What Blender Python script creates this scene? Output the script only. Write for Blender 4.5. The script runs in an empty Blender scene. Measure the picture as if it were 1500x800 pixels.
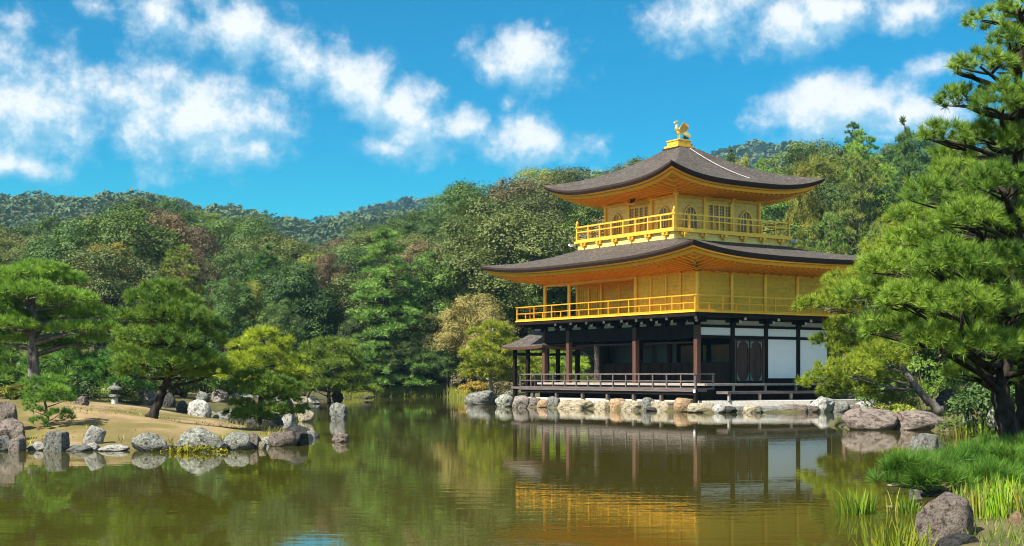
import bpy, math, random
import numpy as np
from mathutils import Vector, Matrix, noise as mnoise

# ------------------------------------------------------------------ camera, light, exposure
sc = bpy.context.scene
COL = sc.collection
F, VH, CAMH = 1979.5, 551.1, 1.6          # focal length and horizon of the photograph in its pixels, eye height
cam_data = bpy.data.cameras.new('camera')
cam = bpy.data.objects.new('camera', cam_data); COL.objects.link(cam)
cam.location = (0, 0, CAMH); cam.rotation_euler = (math.pi / 2, 0, 0)
cam_data.sensor_width = 36; cam_data.lens = F / 1500 * 36
cam_data.shift_y = (VH - 400) / 1500
cam_data.clip_start = .2; cam_data.clip_end = 20000
sc.camera = cam

HAZE = .00014
SUN_EL = math.radians(46)
SUN_H = Vector((-.79, -.613, 0)).normalized()
SUN_DIR = Vector((SUN_H.x * math.cos(SUN_EL), SUN_H.y * math.cos(SUN_EL), math.sin(SUN_EL)))
sd = bpy.data.lights.new('sun', 'SUN'); sd.energy = 5.0; sd.angle = math.radians(.5); sd.color = (1, .94, .82)
so = bpy.data.objects.new('sun', sd); COL.objects.link(so)
so.rotation_euler = (-SUN_DIR).to_track_quat('-Z', 'Y').to_euler(); so.location = (-60, -30, 80)

sc.view_settings.view_transform = 'Standard'; sc.view_settings.look = 'None'
sc.view_settings.exposure = 1.28; sc.view_settings.gamma = 1; sc.view_settings.use_curve_mapping = False
sc.render.engine = 'CYCLES'
cy = sc.cycles
cy.use_denoising = True
try: cy.denoiser = 'OPENIMAGEDENOISE'
except Exception: pass
cy.max_bounces = 6; cy.diffuse_bounces = 4; cy.glossy_bounces = 4; cy.transmission_bounces = 3
cy.transparent_max_bounces = 4; cy.volume_bounces = 0
cy.filter_width = 1.05; cy.sample_clamp_indirect = 6; cy.caustics_reflective = False; cy.caustics_refractive = False

def N(nt, t, **kw):
    n = nt.nodes.new(t)
    for k, v in kw.items():
        if k == 'inp':
            for a, b in v.items(): n.inputs[a].default_value = b
        else: setattr(n, k, v)
    return n
def math_(nt, op, a, b=None, c=None, clamp=False):
    n = nt.nodes.new('ShaderNodeMath'); n.operation = op; n.use_clamp = clamp
    for i, x in enumerate((a, b, c)):
        if x is None: continue
        if isinstance(x, (int, float)): n.inputs[i].default_value = x
        else: nt.links.new(x, n.inputs[i])
    return n.outputs[0]

# ---- sky: Nishita plus cumulus clouds that live on the sky itself (azimuth / elevation)
def px_dir(u, v):
    d = Vector(((u - 750) / F, 1, (VH - v) / F)).normalized()
    return math.atan2(d.x, d.y), math.asin(d.z)
CLOUDS = [  # u, v, half width, half height, roll (deg), strength
    (40, 150, 135, 85, 0, 1.0), (105, 190, 75, 48, -10, .75), (30, 243, 85, 26, -6, 1.0), (-60, 90, 130, 80, 0, .9),
    (295, 178, 118, 60, 8, 1.15), (245, 160, 55, 42, 0, .9), (372, 215, 55, 34, 0, .85), (240, 105, 50, 40, 0, .5),
    (245, 20, 90, 48, -20, .8), (345, 40, 100, 60, -20, .95), (430, 85, 85, 48, -30, .9), (520, 125, 85, 50, -25, .95),
    (600, 168, 75, 52, -20, 1.0), (690, 185, 75, 38, -10, .85), (775, 208, 105, 42, -8, .9), (742, 150, 22, 20, 0, .7),
    (560, 215, 110, 30, -10, .45), (778, 85, 78, 48, 0, 1.0), (770, 60, 40, 30, 0, .8),
    (1045, 25, 95, 60, -10, .95), (1155, 40, 75, 46, 0, .9), (1215, 18, 95, 46, 0, .85), (1325, 15, 90, 40, 0, .7),
    (1235, 162, 135, 46, 2, 1.05), (1200, 148, 75, 40, 0, .95), (1330, 165, 110, 36, 0, .9), (1370, 100, 80, 28, 8, .6),
    (140, 8, 55, 30, -25, .6), (1290, 200, 90, 18, 0, .5)]
w = bpy.data.worlds.new('World'); sc.world = w; w.use_nodes = True
wt = w.node_tree; wt.nodes.clear()
sky = N(wt, 'ShaderNodeTexSky', sky_type='NISHITA', sun_disc=False, sun_elevation=SUN_EL,
        sun_rotation=math.atan2(SUN_H.x, SUN_H.y), air_density=1.0, dust_density=.15, ozone_density=2.5, altitude=100)
g = bpy.data.node_groups.new('cloud_field', 'ShaderNodeTree')
g.interface.new_socket('P', in_out='INPUT', socket_type='NodeSocketVector')
g.interface.new_socket('D', in_out='OUTPUT', socket_type='NodeSocketFloat')
gi, go = g.nodes.new('NodeGroupInput'), g.nodes.new('NodeGroupOutput')
nz = N(g, 'ShaderNodeTexNoise', inp={'Scale': 16.0, 'Detail': 8.0, 'Roughness': .58})
g.links.new(gi.outputs[0], nz.inputs['Vector'])
nb = N(g, 'ShaderNodeTexNoise', inp={'Scale': 42.0, 'Detail': 8.0, 'Roughness': .62})
g.links.new(gi.outputs[0], nb.inputs['Vector'])
acc = None
for (u, v, ru, rv, rot, amp) in CLOUDS:
    az, el = px_dir(u, v)
    mp = N(g, 'ShaderNodeMapping', vector_type='TEXTURE')
    mp.inputs['Location'].default_value = (az, el, 0); mp.inputs['Rotation'].default_value = (0, 0, math.radians(rot))
    mp.inputs['Scale'].default_value = (ru * 1.1 / F, rv * 1.12 / F, 1)
    g.links.new(gi.outputs[0], mp.inputs['Vector'])
    ln = N(g, 'ShaderNodeVectorMath', operation='LENGTH'); g.links.new(mp.outputs[0], ln.inputs[0])
    f_ = math_(g, 'MULTIPLY_ADD', ln.outputs['Value'], -.62, amp * .62)
    acc = f_ if acc is None else math_(g, 'SMOOTH_MAX', acc, f_, .12)
sep = N(g, 'ShaderNodeSeparateXYZ'); g.links.new(gi.outputs[0], sep.inputs[0])
# unseen cumulus added over the rest of the sky to lift and whiten ambient light
side_ = ss_ = N(g, 'ShaderNodeMapRange', interpolation_type='SMOOTHSTEP', inp={'From Min': .48, 'From Max': .75}); g.links.new(math_(g, 'ABSOLUTE', sep.outputs[0]), side_.inputs[0])
high_ = N(g, 'ShaderNodeMapRange', interpolation_type='SMOOTHSTEP', inp={'From Min': .34, 'From Max': .5}); g.links.new(sep.outputs[1], high_.inputs[0])
rest = math_(g, 'MULTIPLY_ADD', math_(g, 'MAXIMUM', side_.outputs[0], high_.outputs[0]), 1.25, -1.02)
acc = math_(g, 'MAXIMUM', acc, rest)
t1 = math_(g, 'MULTIPLY_ADD', nz.outputs[0], 1.3, -.65)
t2 = math_(g, 'MULTIPLY_ADD', nb.outputs[0], 1.0, -.5)
dsum = math_(g, 'ADD', math_(g, 'ADD', acc, t1), t2)
g.links.new(dsum, go.inputs[0])
tc = N(wt, 'ShaderNodeTexCoord')
sx = N(wt, 'ShaderNodeSeparateXYZ'); wt.links.new(tc.outputs['Generated'], sx.inputs[0])
az = math_(wt, 'ARCTAN2', sx.outputs[0], sx.outputs[1]); el = math_(wt, 'ARCSINE', sx.outputs[2])
cb = N(wt, 'ShaderNodeCombineXYZ'); wt.links.new(az, cb.inputs[0]); wt.links.new(el, cb.inputs[1])
def field(off):
    ad = N(wt, 'ShaderNodeVectorMath', operation='ADD'); wt.links.new(cb.outputs[0], ad.inputs[0]); ad.inputs[1].default_value = off
    gn = N(wt, 'ShaderNodeGroup'); gn.node_tree = g; wt.links.new(ad.outputs[0], gn.inputs[0]); return gn.outputs[0]
d0 = field((0, 0, 0)); d1 = field((-.006, .013, 0))
def ss(nt, x, a, b):
    m = N(nt, 'ShaderNodeMapRange', interpolation_type='SMOOTHSTEP', inp={'From Min': a, 'From Max': b})
    nt.links.new(x, m.inputs[0]); return m.outputs[0]
cover = math_(wt, 'MULTIPLY', ss(wt, d0, -.12, .54), .97)
lit = math_(wt, 'ADD', math_(wt, 'MULTIPLY', math_(wt, 'SUBTRACT', d0, d1), 2.0), math_(wt, 'MULTIPLY_ADD', ss(wt, d0, .10, .85), .55, .26), clamp=True)
hs = N(wt, 'ShaderNodeHueSaturation', inp={'Hue': .487, 'Saturation': 1.75, 'Value': 1.0})
wt.links.new(sky.outputs[0], hs.inputs['Color'])
tint = N(wt, 'ShaderNodeMix', data_type='RGBA', blend_type='MULTIPLY'); tint.inputs['Factor'].default_value = 1
wt.links.new(hs.outputs[0], tint.inputs[6]); tint.inputs[7].default_value = (0, .57, .575, 1)
cc = N(wt, 'ShaderNodeMix', data_type='RGBA')
cc.inputs[6].default_value = (2.1, 3.3, 4.1, 1); cc.inputs[7].default_value = (4.75, 4.8, 4.85, 1)
wt.links.new(lit, cc.inputs['Factor'])
mixc = N(wt, 'ShaderNodeMix', data_type='RGBA')
wt.links.new(cover, mixc.inputs['Factor']); wt.links.new(tint.outputs[2], mixc.inputs[6]); wt.links.new(cc.outputs[2], mixc.inputs[7])
bg = N(wt, 'ShaderNodeBackground', inp={'Strength': .09}); wo = N(wt, 'ShaderNodeOutputWorld')
wt.links.new(mixc.outputs[2], bg.inputs[0]); wt.links.new(bg.outputs[0], wo.inputs[0])
w.cycles.sampling_method = 'MANUAL'; w.cycles.sample_map_resolution = 512

# ------------------------------------------------------------------ helpers
def at(u, v, Y): return np.array([(u - 750) * Y / F, Y, CAMH + (VH - v) * Y / F])
def on_level(u, v, z=0.0): return at(u, v, (CAMH - z) * F / (v - VH))

def mesh_np(name, verts, faces, mat=None, parent=None, smooth=False, face_var=None, loc=None):
    verts = np.asarray(verts, dtype=np.float32).reshape(-1, 3)
    me = bpy.data.meshes.new(name)
    if isinstance(faces, np.ndarray):
        m, k = faces.shape
        me.vertices.add(len(verts)); me.vertices.foreach_set('co', verts.ravel())
        me.loops.add(m * k); me.loops.foreach_set('vertex_index', faces.ravel().astype(np.int32))
        me.polygons.add(m); me.polygons.foreach_set('loop_start', np.arange(0, m * k, k, dtype=np.int32))
        try: me.polygons.foreach_set('loop_total', np.full(m, k, dtype=np.int32))
        except Exception: pass
        me.update(calc_edges=True)
    else:
        me.from_pydata(verts.tolist(), [], faces); me.update()
    if smooth: me.polygons.foreach_set('use_smooth', np.ones(len(me.polygons), dtype=bool))
    if face_var is not None:
        a = me.attributes.new('var', 'FLOAT', 'FACE'); a.data.foreach_set('value', np.asarray(face_var, dtype=np.float32))
    if mat: me.materials.append(mat)
    o = bpy.data.objects.new(name, me); COL.objects.link(o)
    if parent: o.parent = parent
    if loc is not None: o.location = loc
    return o
def tag(o, label, cat, group=None):
    o['label'] = label; o['category'] = cat
    if group: o['group'] = group
    return o
def thing(name, label, cat, loc=(0, 0, 0), rz=0, group=None):
    o = bpy.data.objects.new(name, None); COL.objects.link(o); o.empty_display_size = .3
    o.location = loc; o.rotation_euler = (0, 0, rz)
    return tag(o, label, cat, group)
def structure(o, kind='structure'): o['kind'] = kind; return o
KIDS = {}
def dup(root, loc, rz, scale=(1, 1, 1), label=None, group=None, mats=None):
    r = root.copy(); COL.objects.link(r); r.location = loc; r.rotation_euler = (0, 0, rz); r.scale = scale
    if label: r['label'] = label
    if group: r['group'] = group
    if root.name not in KIDS: KIDS[root.name] = list(root.children)
    for ch in KIDS[root.name]:
        c = ch.copy(); COL.objects.link(c); c.parent = r
        if mats and ch.name.split('.')[0] in mats:
            c.material_slots[0].link = 'OBJECT'; c.material_slots[0].material = mats[ch.name.split('.')[0]]
    return r

class MB:
    """Collects boxes, bars, tubes and grids into one mesh."""
    def __init__(s): s.v = []; s.f = []
    def add(s, vs, fs):
        b = len(s.v); s.v += [tuple(x) for x in vs]; s.f += [tuple(i + b for i in q) for q in fs]; return s
    def box(s, x0, x1, y0, y1, z0, z1):
        return s.add([(x0, y0, z0), (x1, y0, z0), (x1, y1, z0), (x0, y1, z0), (x0, y0, z1), (x1, y0, z1), (x1, y1, z1), (x0, y1, z1)],
                     [(3, 2, 1, 0), (4, 5, 6, 7), (0, 1, 5, 4), (1, 2, 6, 5), (2, 3, 7, 6), (3, 0, 4, 7)])
    def bar(s, p, q, w, h, up=(0, 0, 1)):
        p, q = Vector(p), Vector(q); d = (q - p).normalized(); u = Vector(up)
        r = d.cross(u)
        if r.length < 1e-4: r = d.cross(Vector((1, 0, 0)))
        r.normalize(); u = r.cross(d); r *= w / 2; u *= h / 2
        return s.add([p - r - u, p + r - u, p + r + u, p - r + u, q - r - u, q + r - u, q + r + u, q - r + u],
                     [(0, 1, 2, 3), (7, 6, 5, 4), (0, 4, 5, 1), (1, 5, 6, 2), (2, 6, 7, 3), (3, 7, 4, 0)])
    def tube(s, pts, rad, n=8, cap=True):
        pts = [Vector(p) for p in pts]
        if isinstance(rad, (int, float)): rad = [rad] * len(pts)
        rings = []; ref = Vector((.3, .9, .31)).normalized()
        for i, p in enumerate(pts):
            d = (pts[min(i + 1, len(pts) - 1)] - pts[max(i - 1, 0)])
            d = d.normalized() if d.length > 1e-6 else Vector((0, 0, 1))
            a = d.cross(ref)
            if a.length < .05: a = d.cross(Vector((1, 0, 0)))
            a.normalize(); b = d.cross(a)
            rings.append([p + (a * math.cos(t) + b * math.sin(t)) * rad[i] for t in [2 * math.pi * k / n for k in range(n)]])
        vs = [x for r in rings for x in r]; fs = []
        for i in range(len(pts) - 1):
            for k in range(n): fs.append((i * n + k, i * n + (k + 1) % n, (i + 1) * n + (k + 1) % n, (i + 1) * n + k))
        if cap: fs += [tuple(range(n))[::-1], tuple((len(pts) - 1) * n + k for k in range(n))]
        return s.add(vs, fs)
    def poly_prism(s, pts, y0, y1, axis='y'):
        """extrude a 2D outline (a, z) along one axis"""
        n = len(pts)
        mk = (lambda a, z, y: (a, y, z)) if axis == 'y' else (lambda a, z, y: (y, a, z)) if axis == 'x' else (lambda a, z, y: (a, z, y))
        vs = [mk(a, z, y0) for a, z in pts] + [mk(a, z, y1) for a, z in pts]
        fs = [tuple(range(n)), tuple(range(2 * n - 1, n - 1, -1))] + [(i, n + i, n + (i + 1) % n, (i + 1) % n) for i in range(n)]
        return s.add(vs, fs)
    def strip(s, A, B, closed=False):
        n = len(A); m = n if closed else n - 1
        return s.add(list(A) + list(B), [(i, (i + 1) % n, n + (i + 1) % n, n + i) for i in range(m)])
    def build(s, name, mat, parent=None, smooth=False, loc=None, bevel=0):
        me = bpy.data.meshes.new(name); me.from_pydata(s.v, [], s.f); me.update()
        me.materials.append(mat)
        import bmesh
        bm = bmesh.new(); bm.from_mesh(me); bmesh.ops.recalc_face_normals(bm, faces=bm.faces); bm.to_mesh(me); bm.free()
        if smooth: me.polygons.foreach_set('use_smooth', np.ones(len(me.polygons), dtype=bool))
        o = bpy.data.objects.new(name, me); COL.objects.link(o)
        if parent: o.parent = parent
        if loc is not None: o.location = loc
        if bevel:
            b = o.modifiers.new('bevel', 'BEVEL'); b.width = bevel; b.segments = 2; b.limit_method = 'ANGLE'
        return o
def instance(o, loc, rz=0, parent=None, name=None):
    c = o.copy(); COL.objects.link(c); c.location = loc; c.rotation_euler = (0, 0, rz)
    if parent: c.parent = parent
    return c

# ------------------------------------------------------------------ materials
def mat_base(name):
    m = bpy.data.materials.new(name); m.use_nodes = True; nt = m.node_tree
    return m, nt, nt.nodes['Principled BSDF']
def noise_mix(nt, c1, c2, scale, detail=5, rough=.6, lo=.35, hi=.65, coord='Object', stretch=None):
    t = N(nt, 'ShaderNodeTexCoord'); n = N(nt, 'ShaderNodeTexNoise', inp={'Scale': scale, 'Detail': detail, 'Roughness': rough})
    src = t.outputs[coord]
    if stretch:
        mp = N(nt, 'ShaderNodeMapping'); mp.inputs['Scale'].default_value = stretch; nt.links.new(src, mp.inputs[0]); src = mp.outputs[0]
    nt.links.new(src, n.inputs['Vector'])
    r = N(nt, 'ShaderNodeMapRange', interpolation_type='SMOOTHSTEP', inp={'From Min': lo, 'From Max': hi}); nt.links.new(n.outputs[0], r.inputs[0])
    x = N(nt, 'ShaderNodeMix', data_type='RGBA'); nt.links.new(r.outputs[0], x.inputs['Factor'])
    for i, c in ((6, c1), (7, c2)):
        if isinstance(c, tuple): x.inputs[i].default_value = (*c, 1)
        else: nt.links.new(c, x.inputs[i])
    return x.outputs[2], n.outputs[0], src
def bump(nt, b, h, strength=.4, dist=.02):
    n = N(nt, 'ShaderNodeBump', inp={'Strength': strength, 'Distance': dist}); nt.links.new(h, n.inputs['Height']); nt.links.new(n.outputs[0], b.inputs['Normal'])
def simple(name, c1, c2, scale=3, rough=.7, metal=0, bstr=.3, bdist=.01, stretch=None, lo=.35, hi=.65, spec=.5):
    m, nt, b = mat_base(name)
    c, h, s = noise_mix(nt, c1, c2, scale, stretch=stretch, lo=lo, hi=hi)
    nt.links.new(c, b.inputs['Base Color']); b.inputs['Roughness'].default_value = rough; b.inputs['Metallic'].default_value = metal
    b.inputs['Specular IOR Level'].default_value = spec
    if bstr: bump(nt, b, h, bstr, bdist)
    return m
gold = simple('gold_leaf', (.92, .47, .035), (.86, .41, .025), 2.2, .38, .5, .15, .006, spec=.2)
gold_bright = simple('gold_leaf_trim', (1.0, .57, .075), (.97, .51, .05), 3, .36, .45, .1, .004, spec=.3)
gold_eave = simple('gold_eave', (.98, .54, .05), (.95, .48, .04), 2, .42, .3, .1, .004, spec=.15)
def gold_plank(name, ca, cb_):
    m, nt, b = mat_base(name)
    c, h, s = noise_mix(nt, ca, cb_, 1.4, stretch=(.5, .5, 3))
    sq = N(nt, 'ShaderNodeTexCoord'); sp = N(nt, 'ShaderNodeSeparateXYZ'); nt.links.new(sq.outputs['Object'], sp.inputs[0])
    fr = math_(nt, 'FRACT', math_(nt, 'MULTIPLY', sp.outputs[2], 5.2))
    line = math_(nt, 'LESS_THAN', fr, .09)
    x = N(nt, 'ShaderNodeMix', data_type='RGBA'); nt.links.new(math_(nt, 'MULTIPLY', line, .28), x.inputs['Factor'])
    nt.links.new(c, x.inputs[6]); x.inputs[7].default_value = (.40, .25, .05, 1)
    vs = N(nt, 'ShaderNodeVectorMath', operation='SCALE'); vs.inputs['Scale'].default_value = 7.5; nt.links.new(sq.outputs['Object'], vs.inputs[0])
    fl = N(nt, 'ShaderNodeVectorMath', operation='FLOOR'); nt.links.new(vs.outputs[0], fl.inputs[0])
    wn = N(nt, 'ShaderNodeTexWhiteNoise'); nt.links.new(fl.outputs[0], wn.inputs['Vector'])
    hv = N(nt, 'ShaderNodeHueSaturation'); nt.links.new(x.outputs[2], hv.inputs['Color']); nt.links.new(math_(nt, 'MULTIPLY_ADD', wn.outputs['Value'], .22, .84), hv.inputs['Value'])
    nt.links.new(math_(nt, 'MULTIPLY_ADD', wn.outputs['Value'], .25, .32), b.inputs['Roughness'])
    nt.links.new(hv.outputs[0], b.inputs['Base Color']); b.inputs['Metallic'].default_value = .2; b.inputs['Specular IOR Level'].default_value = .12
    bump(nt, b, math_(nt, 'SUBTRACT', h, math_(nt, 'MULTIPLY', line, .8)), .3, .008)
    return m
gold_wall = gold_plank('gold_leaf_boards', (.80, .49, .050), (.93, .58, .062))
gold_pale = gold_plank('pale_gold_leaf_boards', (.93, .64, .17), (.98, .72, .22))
def shingle_mat(name, a, b_):
    m, nt, b = mat_base(name)
    c, h, s = noise_mix(nt, a, b_, 1.3, 6, .7, .3, .7)
    c2, h2, s2 = noise_mix(nt, c, (.20, .165, .135), 6, 6, .8, .50, .66, stretch=(1, 1, 2.2))
    c3, h3, _ = noise_mix(nt, c2, (.022, .016, .014), 15, 4, .75, .50, .70)
    nt.links.new(c3, b.inputs['Base Color']); b.inputs['Roughness'].default_value = .85; b.inputs['Specular IOR Level'].default_value = .25
    bump(nt, b, math_(nt, 'ADD', h2, math_(nt, 'MULTIPLY', h3, .7)), .8, .05)
    return m
shingle = shingle_mat('bark_shingle', (.046, .037, .031), (.074, .062, .053))
shingle_edge = simple('bark_shingle_edge', (.030, .018, .014), (.055, .032, .026), 12, .85, 0, .5, .02, stretch=(.4, .4, 6), spec=.2)
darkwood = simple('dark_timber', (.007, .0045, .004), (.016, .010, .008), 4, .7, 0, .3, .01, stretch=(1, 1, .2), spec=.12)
redwood = simple('reddish_timber', (.075, .032, .022), (.12, .056, .038), 3, .6, 0, .3, .01, stretch=(2, 2, .15), spec=.3)
greywood = simple('weathered_timber', (.075, .060, .056), (.13, .105, .098), 5, .75, 0, .4, .01, stretch=(.3, .3, 4), spec=.3)
palewood = simple('pale_weathered_timber', (.26, .22, .20), (.36, .31, .28), 5, .75, 0, .3, .01, spec=.3)
plaster = simple('white_plaster', (.84, .87, .88), (.88, .90, .91), 1.2, .8, 0, .05, .004, spec=.2)
greyplaster = simple('grey_plaster', (.42, .42, .40), (.50, .50, .48), 2, .85, 0, .1, .004, spec=.2)
whitepaint = simple('white_painted_wood', (.72, .71, .68), (.8, .79, .77), 4, .6, 0, 0)
doorwood = simple('door_wood', (.035, .016, .012), (.065, .028, .02), 3, .55, 0, .2, .01, stretch=(3, 3, .2), spec=.3)
verdigris = simple('verdigris_metal', (.10, .16, .15), (.18, .24, .22), 12, .6, .3, .1, .003)
panedark = simple('lattice_pane', (.20, .155, .12), (.28, .22, .17), 5, .5, 0, .1, .004)
blackboard = simple('black_lacquer', (.012, .01, .009), (.02, .016, .014), 3, .35, 0, 0)
steel = simple('pale_metal_strip', (.27, .255, .24), (.36, .34, .325), 8, .5, .3, 0)
bronze_gold = simple('pale_gold', (1.0, .80, .32), (.95, .72, .22), 8, .30, .8, .1, .003)
gravel = simple('pale_gravel', (.42, .39, .34), (.56, .53, .48), 14, .95, 0, .6, .02, spec=.1)
mossy = simple('yellow_moss', (.26, .22, .012), (.16, .17, .015), 9, .95, 0, .8, .03, spec=.1)

def rock_mat(name, a, b_, dark, lichen, li=.6):
    m, nt, b = mat_base(name)
    c, h, s = noise_mix(nt, a, b_, 2.6, 8, .66, .32, .68)
    c2, h2, _ = noise_mix(nt, c, dark, 3.6, 9, .78, .47, .60)
    c3, h3, _ = noise_mix(nt, c2, lichen, 6, 8, .8, li - .03, li + .04)
    oi = N(nt, 'ShaderNodeObjectInfo'); hv = N(nt, 'ShaderNodeHueSaturation')
    nt.links.new(math_(nt, 'MULTIPLY_ADD', oi.outputs['Random'], .35, .82), hv.inputs['Value']); nt.links.new(c3, hv.inputs['Color'])
    nt.links.new(hv.outputs[0], b.inputs['Base Color']); b.inputs['Roughness'].default_value = .88; b.inputs['Specular IOR Level'].default_value = .25
    bump(nt, b, math_(nt, 'ADD', h, math_(nt, 'MULTIPLY', h2, 1.2)), 1.0, .12)
    return m
R_GREY = rock_mat('grey_rock', (.20, .20, .18), (.30, .30, .27), (.06, .058, .05), (.44, .45, .41))
R_GREEN = rock_mat('greenish_rock', (.20, .205, .165), (.30, .30, .25), (.06, .06, .04), (.50, .51, .46), .54)
R_BROWN = rock_mat('brown_rock', (.21, .165, .14), (.30, .25, .21), (.07, .05, .042), (.42, .38, .35), .62)
R_WHITE = rock_mat('pale_rock', (.40, .39, .35), (.54, .53, .49), (.15, .135, .11), (.64, .63, .60), .58)
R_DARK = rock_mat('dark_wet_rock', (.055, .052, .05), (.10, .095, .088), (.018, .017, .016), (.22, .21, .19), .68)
R_CREAM = rock_mat('cream_stone', (.42, .36, .25), (.52, .45, .33), (.18, .14, .085), (.60, .55, .46), .62)
R_TAN = rock_mat('tan_stone', (.46, .30, .17), (.55, .39, .24), (.24, .15, .08), (.58, .47, .36), .66)
R_PINK = rock_mat('pinkish_rock', (.30, .25, .22), (.38, .33, .30), (.11, .09, .08), (.5, .47, .44), .62)

def leaf_mat(name, c1, c2, transl=.18, hue=.022, val=.7, rough=.6):
    m = bpy.data.materials.new(name); m.use_nodes = True; nt = m.node_tree; nt.nodes.clear()
    at_ = N(nt, 'ShaderNodeAttribute', attribute_name='var'); oi = N(nt, 'ShaderNodeObjectInfo')
    x = N(nt, 'ShaderNodeMix', data_type='RGBA'); nt.links.new(at_.outputs['Fac'], x.inputs['Factor'])
    x.inputs[6].default_value = (*c1, 1); x.inputs[7].default_value = (*c2, 1)
    hv = N(nt, 'ShaderNodeHueSaturation'); nt.links.new(x.outputs[2], hv.inputs['Color'])
    nt.links.new(math_(nt, 'MULTIPLY_ADD', oi.outputs['Random'], hue * 2, .5 - hue), hv.inputs['Hue'])
    r2 = math_(nt, 'FRACT', math_(nt, 'MULTIPLY', oi.outputs['Random'], 7.31))
    nt.links.new(math_(nt, 'MULTIPLY_ADD', r2, val, 1 - val / 2), hv.inputs['Value'])
    b = N(nt, 'ShaderNodeBsdfPrincipled', inp={'Roughness': rough, 'Specular IOR Level': .3}); nt.links.new(hv.outputs[0], b.inputs['Base Color'])
    tr = N(nt, 'ShaderNodeBsdfTranslucent'); nt.links.new(hv.outputs[0], tr.inputs['Color'])
    mx = N(nt, 'ShaderNodeMixShader', inp={0: transl}); nt.links.new(b.outputs[0], mx.inputs[1]); nt.links.new(tr.outputs[0], mx.inputs[2])
    out = N(nt, 'ShaderNodeOutputMaterial'); nt.links.new(mx.outputs[0], out.inputs[0])
    return m
L_DARK = leaf_mat('leaves_dark_evergreen', (0.032, 0.066, 0.015), (0.115, 0.185, 0.034))
L_MID = leaf_mat('leaves_mid_green', (0.042, 0.090, 0.015), (0.165, 0.250, 0.038))
L_OLIVE = leaf_mat('leaves_olive', (0.058, 0.078, 0.018), (0.170, 0.200, 0.046))
L_YELL = leaf_mat('leaves_yellow', (0.246, 0.189, 0.020), (0.464, 0.362, 0.033))
L_YGREEN = leaf_mat('leaves_yellow_green', (0.145, 0.189, 0.020), (0.304, 0.319, 0.033))
L_BROWN = leaf_mat('leaves_brown', (0.105, 0.082, 0.036), (0.230, 0.180, 0.080))
L_PALE = leaf_mat('leaves_pale_straw', (0.290, 0.225, 0.067), (0.522, 0.406, 0.125))
L_RED = leaf_mat('leaves_dull_red', (0.189, 0.080, 0.046), (0.319, 0.145, 0.082))
L_CONIF = leaf_mat('needles_conifer', (0.048, 0.100, 0.020), (0.140, 0.225, 0.040))
P_GREEN = leaf_mat('needles_pine', (0.085, 0.160, 0.016), (0.285, 0.380, 0.040), .25)
P_DEEP = leaf_mat('needles_pine_deep', (0.055, 0.135, 0.018), (0.195, 0.320, 0.038), .25)
P_BRIGHT = leaf_mat('needles_pine_bright', (0.135, 0.205, 0.015), (0.360, 0.430, 0.034), .28)
P_YELLOW = leaf_mat('needles_pine_yellow', (0.20, 0.26, 0.012), (0.45, 0.50, 0.028), .28)
P_OLIVE = leaf_mat('needles_pine_olive', (0.090, 0.140, 0.024), (0.235, 0.300, 0.052), .25)
P_LAYER = leaf_mat('needles_layered_conifer', (0.095, 0.170, 0.030), (0.270, 0.360, 0.070), .25)
P_BUSH = leaf_mat('needles_low_pine', (0.075, 0.185, 0.016), (0.235, 0.400, 0.040), .3)
BLADE = leaf_mat('reed_blades', (0.110, 0.220, 0.011), (0.340, 0.400, 0.026), .35)
BLADE_DRY = leaf_mat('dry_reed_blades', (0.180, 0.220, 0.022), (0.380, 0.340, 0.053), .35)
GRASS = leaf_mat('grass_blades', (0.070, 0.130, 0.011), (0.190, 0.230, 0.026), .3)
HILLG = leaf_mat('hill_canopy', (0.075, 0.130, 0.050), (0.150, 0.210, 0.080))
bark_dark_shaded = simple('dark_shaded_pine_bark', (.014, .011, .010), (.042, .034, .029), 9, .9, 0, 1.0, .03, stretch=(1, 1, .35), spec=.1)  # darker copy of the bark, crown shade on the trunk put into its colour
bark = simple('bark', (.040, .030, .024), (.105, .082, .066), 9, .9, 0, 1.0, .03, stretch=(1, 1, .35), spec=.15)
bark_red = simple('pine_bark_reddish', (.10, .062, .045), (.24, .165, .125), 8, .9, 0, .9, .03, stretch=(1, 1, .4), spec=.15)
bark_mid = simple('grey_bark', (.075, .064, .056), (.17, .15, .135), 8, .9, 0, .9, .03, stretch=(1, 1, .35), spec=.15)
bark_grey = simple('pale_bark', (.17, .145, .125), (.30, .265, .235), 7, .9, 0, .6, .02, stretch=(1, 1, .3), spec=.15)

# ------------------------------------------------------------------ terrain
POND = np.array([(4.0, 5), (3.95, 12), (4.35, 13.6), (5.0, 15.4), (5.6, 17.8), (6.4, 19.8), (7.4, 22.6), (8.6, 25.6), (10.4, 30), (11.8, 34.5), (12.9, 38.4),
    (11.6, 40.8), (10.3, 41.4), (10.2, 43.5), (12.0, 50), (14.8, 57.5), (15.2, 61.8), (13.4, 59.6), (8.3, 58.9), (.3, 70.9), (-1.5, 78), (-2.4, 88), (-2.6, 94), (-5.3, 107),
    (-9.8, 106.5), (-12.3, 98), (-12.0, 86), (-11.0, 74), (-11.4, 68.5), (-13.2, 64), (-20, 61), (-30, 57), (-60, 52), (-90, 30), (-60, 3), (-20, 4), (-2, 5)], float)
ISLE = np.array([(-14, 29.0), (-11.1, 29.3), (-9.6, 29.4), (-8.15, 29.3), (-7.4, 29.4), (-6.9, 30.2), (-6.25, 30.7), (-5.55, 32.0), (-5.1, 33.2), (-5.2, 35.4), (-6.3, 38), (-7.6, 42), (-9.0, 47), (-10.8, 53),
    (-13, 56), (-20, 57), (-32, 52), (-34, 38), (-26, 30)], float)
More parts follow.
